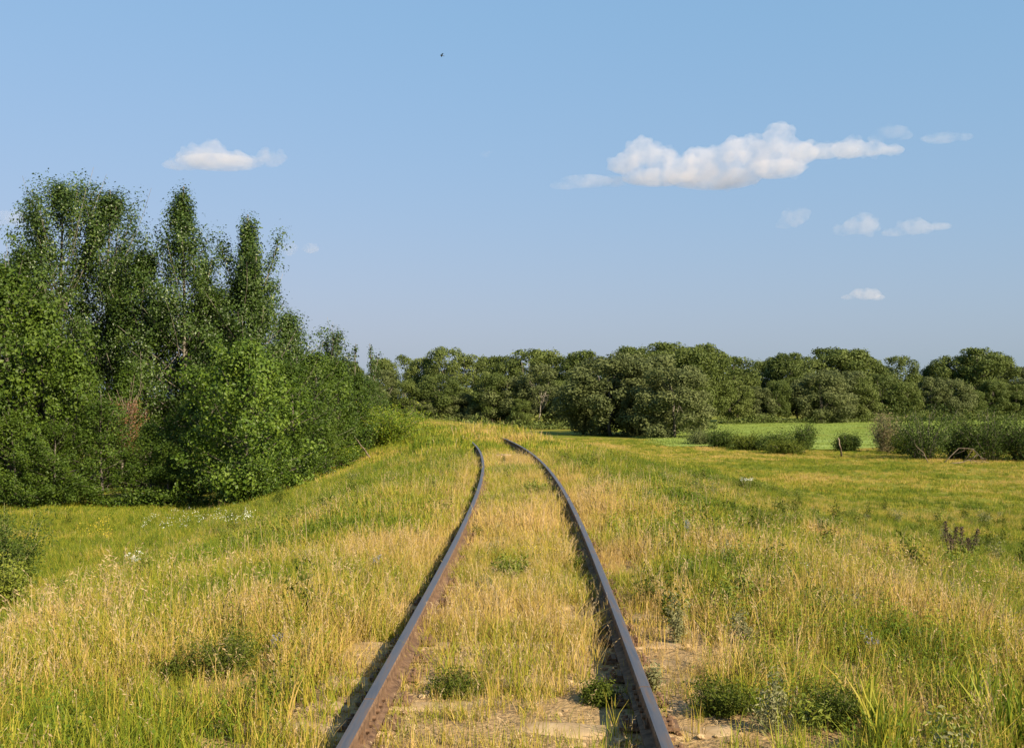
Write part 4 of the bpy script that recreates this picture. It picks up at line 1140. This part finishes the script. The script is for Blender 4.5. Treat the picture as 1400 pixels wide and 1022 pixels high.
def ico(sub):
    import bmesh
    b = bmesh.new(); bmesh.ops.create_icosphere(b, subdivisions=sub, radius=1)
    V = np.array([v.co[:] for v in b.verts]); Fc = [tuple(v.index for v in f.verts) for f in b.faces]; b.free()
    return V, Fc
ICO = ico(2)
def cloud(lobes, base_py, mat, label, seed, alt=1000.0):
    """lobes: (photo x, photo y, radius px across, radius px up). The cloud stands at the depth where its base is 'alt' metres up."""
    r = np.random.default_rng(seed)
    Y = (alt - CAM_Z) / ray(700, base_py)[1]; k = Y / F_PX
    c = at(lobes[0][0], base_py, Y)
    S = []
    for (px, py, rx, rz) in lobes:                       # every lobe is a heap of smaller and smaller billows
        p = at(px, py, Y) - c; p[1] += r.normal() * rx * k * .35
        R0 = np.array((rx, rx * .9, rz)) * k
        S.append((p, R0 * .86))
        for _ in range(16):
            d = unit(r.normal(size=3) + np.array((0, -.2, .5))); f = .28 + .22 * r.random()
            p1 = p + d * R0 * (.95 - f * .45); R1 = np.array((1, 1, .9)) * rz * k * f
            S.append((p1, R1))
            for _ in range(4):
                d2 = unit(d + r.normal(size=3) * .8); f2 = .3 + .25 * r.random()
                S.append((p1 + d2 * R1 * .9, R1 * f2))
    V, Fc, n = [], [], 0
    for p, R_ in S:
        W = ICO[0] * R_ + p
        W[:, 2] = np.where(W[:, 2] < 0, W[:, 2] * .12, W[:, 2])          # flat underside
        V.append(W); Fc += [tuple(i + n for i in f) for f in ICO[1]]; n += len(W)
    o = link('cloud', mesh_from('cloud', np.concatenate(V), Fc, mat), loc=c, label=label, cat='cloud', group='small white clouds')
    md = o.modifiers.new('union', 'REMESH'); md.mode = 'VOXEL'; md.voxel_size = 1.8 * k
    return o
cloud([(262, 218, 30, 16), (288, 213, 32, 18), (318, 217, 30, 14), (240, 224, 22, 9), (345, 222, 18, 9), (372, 219, 21, 14), (300, 224, 70, 8)], 232, CM, 'white flat based cloud above the tall trees on the left', 1)
cloud([(880, 212, 34, 22), (858, 225, 34, 16), (905, 218, 30, 16), (930, 232, 40, 20), (965, 220, 36, 22), (1000, 212, 34, 22), (1030, 205, 26, 20), (1066, 194, 24, 22), (1050, 215, 40, 24), (1090, 210, 34, 20), (985, 236, 80, 16), (900, 240, 60, 12), (1060, 232, 50, 14)],
      255, CM, 'largest long billowing white cloud on the right', 2)
cloud([(1170, 198, 32, 16), (1150, 204, 26, 11), (1195, 202, 26, 12), (1218, 206, 22, 8), (1130, 206, 30, 12), (1105, 210, 26, 14)], 216, CM, 'small white cloud touching the right end of the largest cloud', 3)
cloud([(800, 250, 46, 9), (770, 254, 24, 6), (840, 247, 24, 9)], 258, CW, 'thin wisp at the left end of the largest cloud', 4)
cloud([(1218, 182, 24, 11), (1200, 188, 16, 7), (1236, 186, 14, 7)], 194, CW, 'faint puff above the right end of the largest cloud', 5)
cloud([(1292, 186, 32, 8), (1270, 190, 18, 5), (1318, 187, 16, 6)], 195, CW, 'thin white cloud at the far upper right', 6)
cloud([(1086, 298, 20, 14), (1074, 305, 14, 9), (1100, 293, 11, 8)], 314, CW, 'small round faint cloud below the largest cloud', 7)
cloud([(1172, 310, 28, 16), (1152, 316, 16, 10), (1190, 306, 14, 9)], 327, CW, 'faint cloud left of the pair at lower right', 8)
cloud([(1246, 312, 30, 12), (1222, 317, 18, 7), (1285, 309, 22, 6)], 322, CW, 'faint stretched cloud right of the pair at lower right', 9)
cloud([(1180, 403, 26, 9), (1200, 406, 14, 5), (1160, 406, 12, 4)], 412, CW, 'lowest small flat cloud over the right trees', 10)
cloud([(14, 298, 30, 12), (45, 297, 18, 8), (-12, 302, 26, 8)], 310, CW, 'faint cloud at the left edge beside the tallest aspen', 11)
cloud([(395, 341, 14, 10), (425, 340, 14, 8)], 351, CW, 'very faint small cloud right of the spiky aspen', 12)
cloud([(663, 211, 9, 5), (670, 209, 5, 3)], 215, CW, 'tiny faint wisp in the middle of the sky', 13)
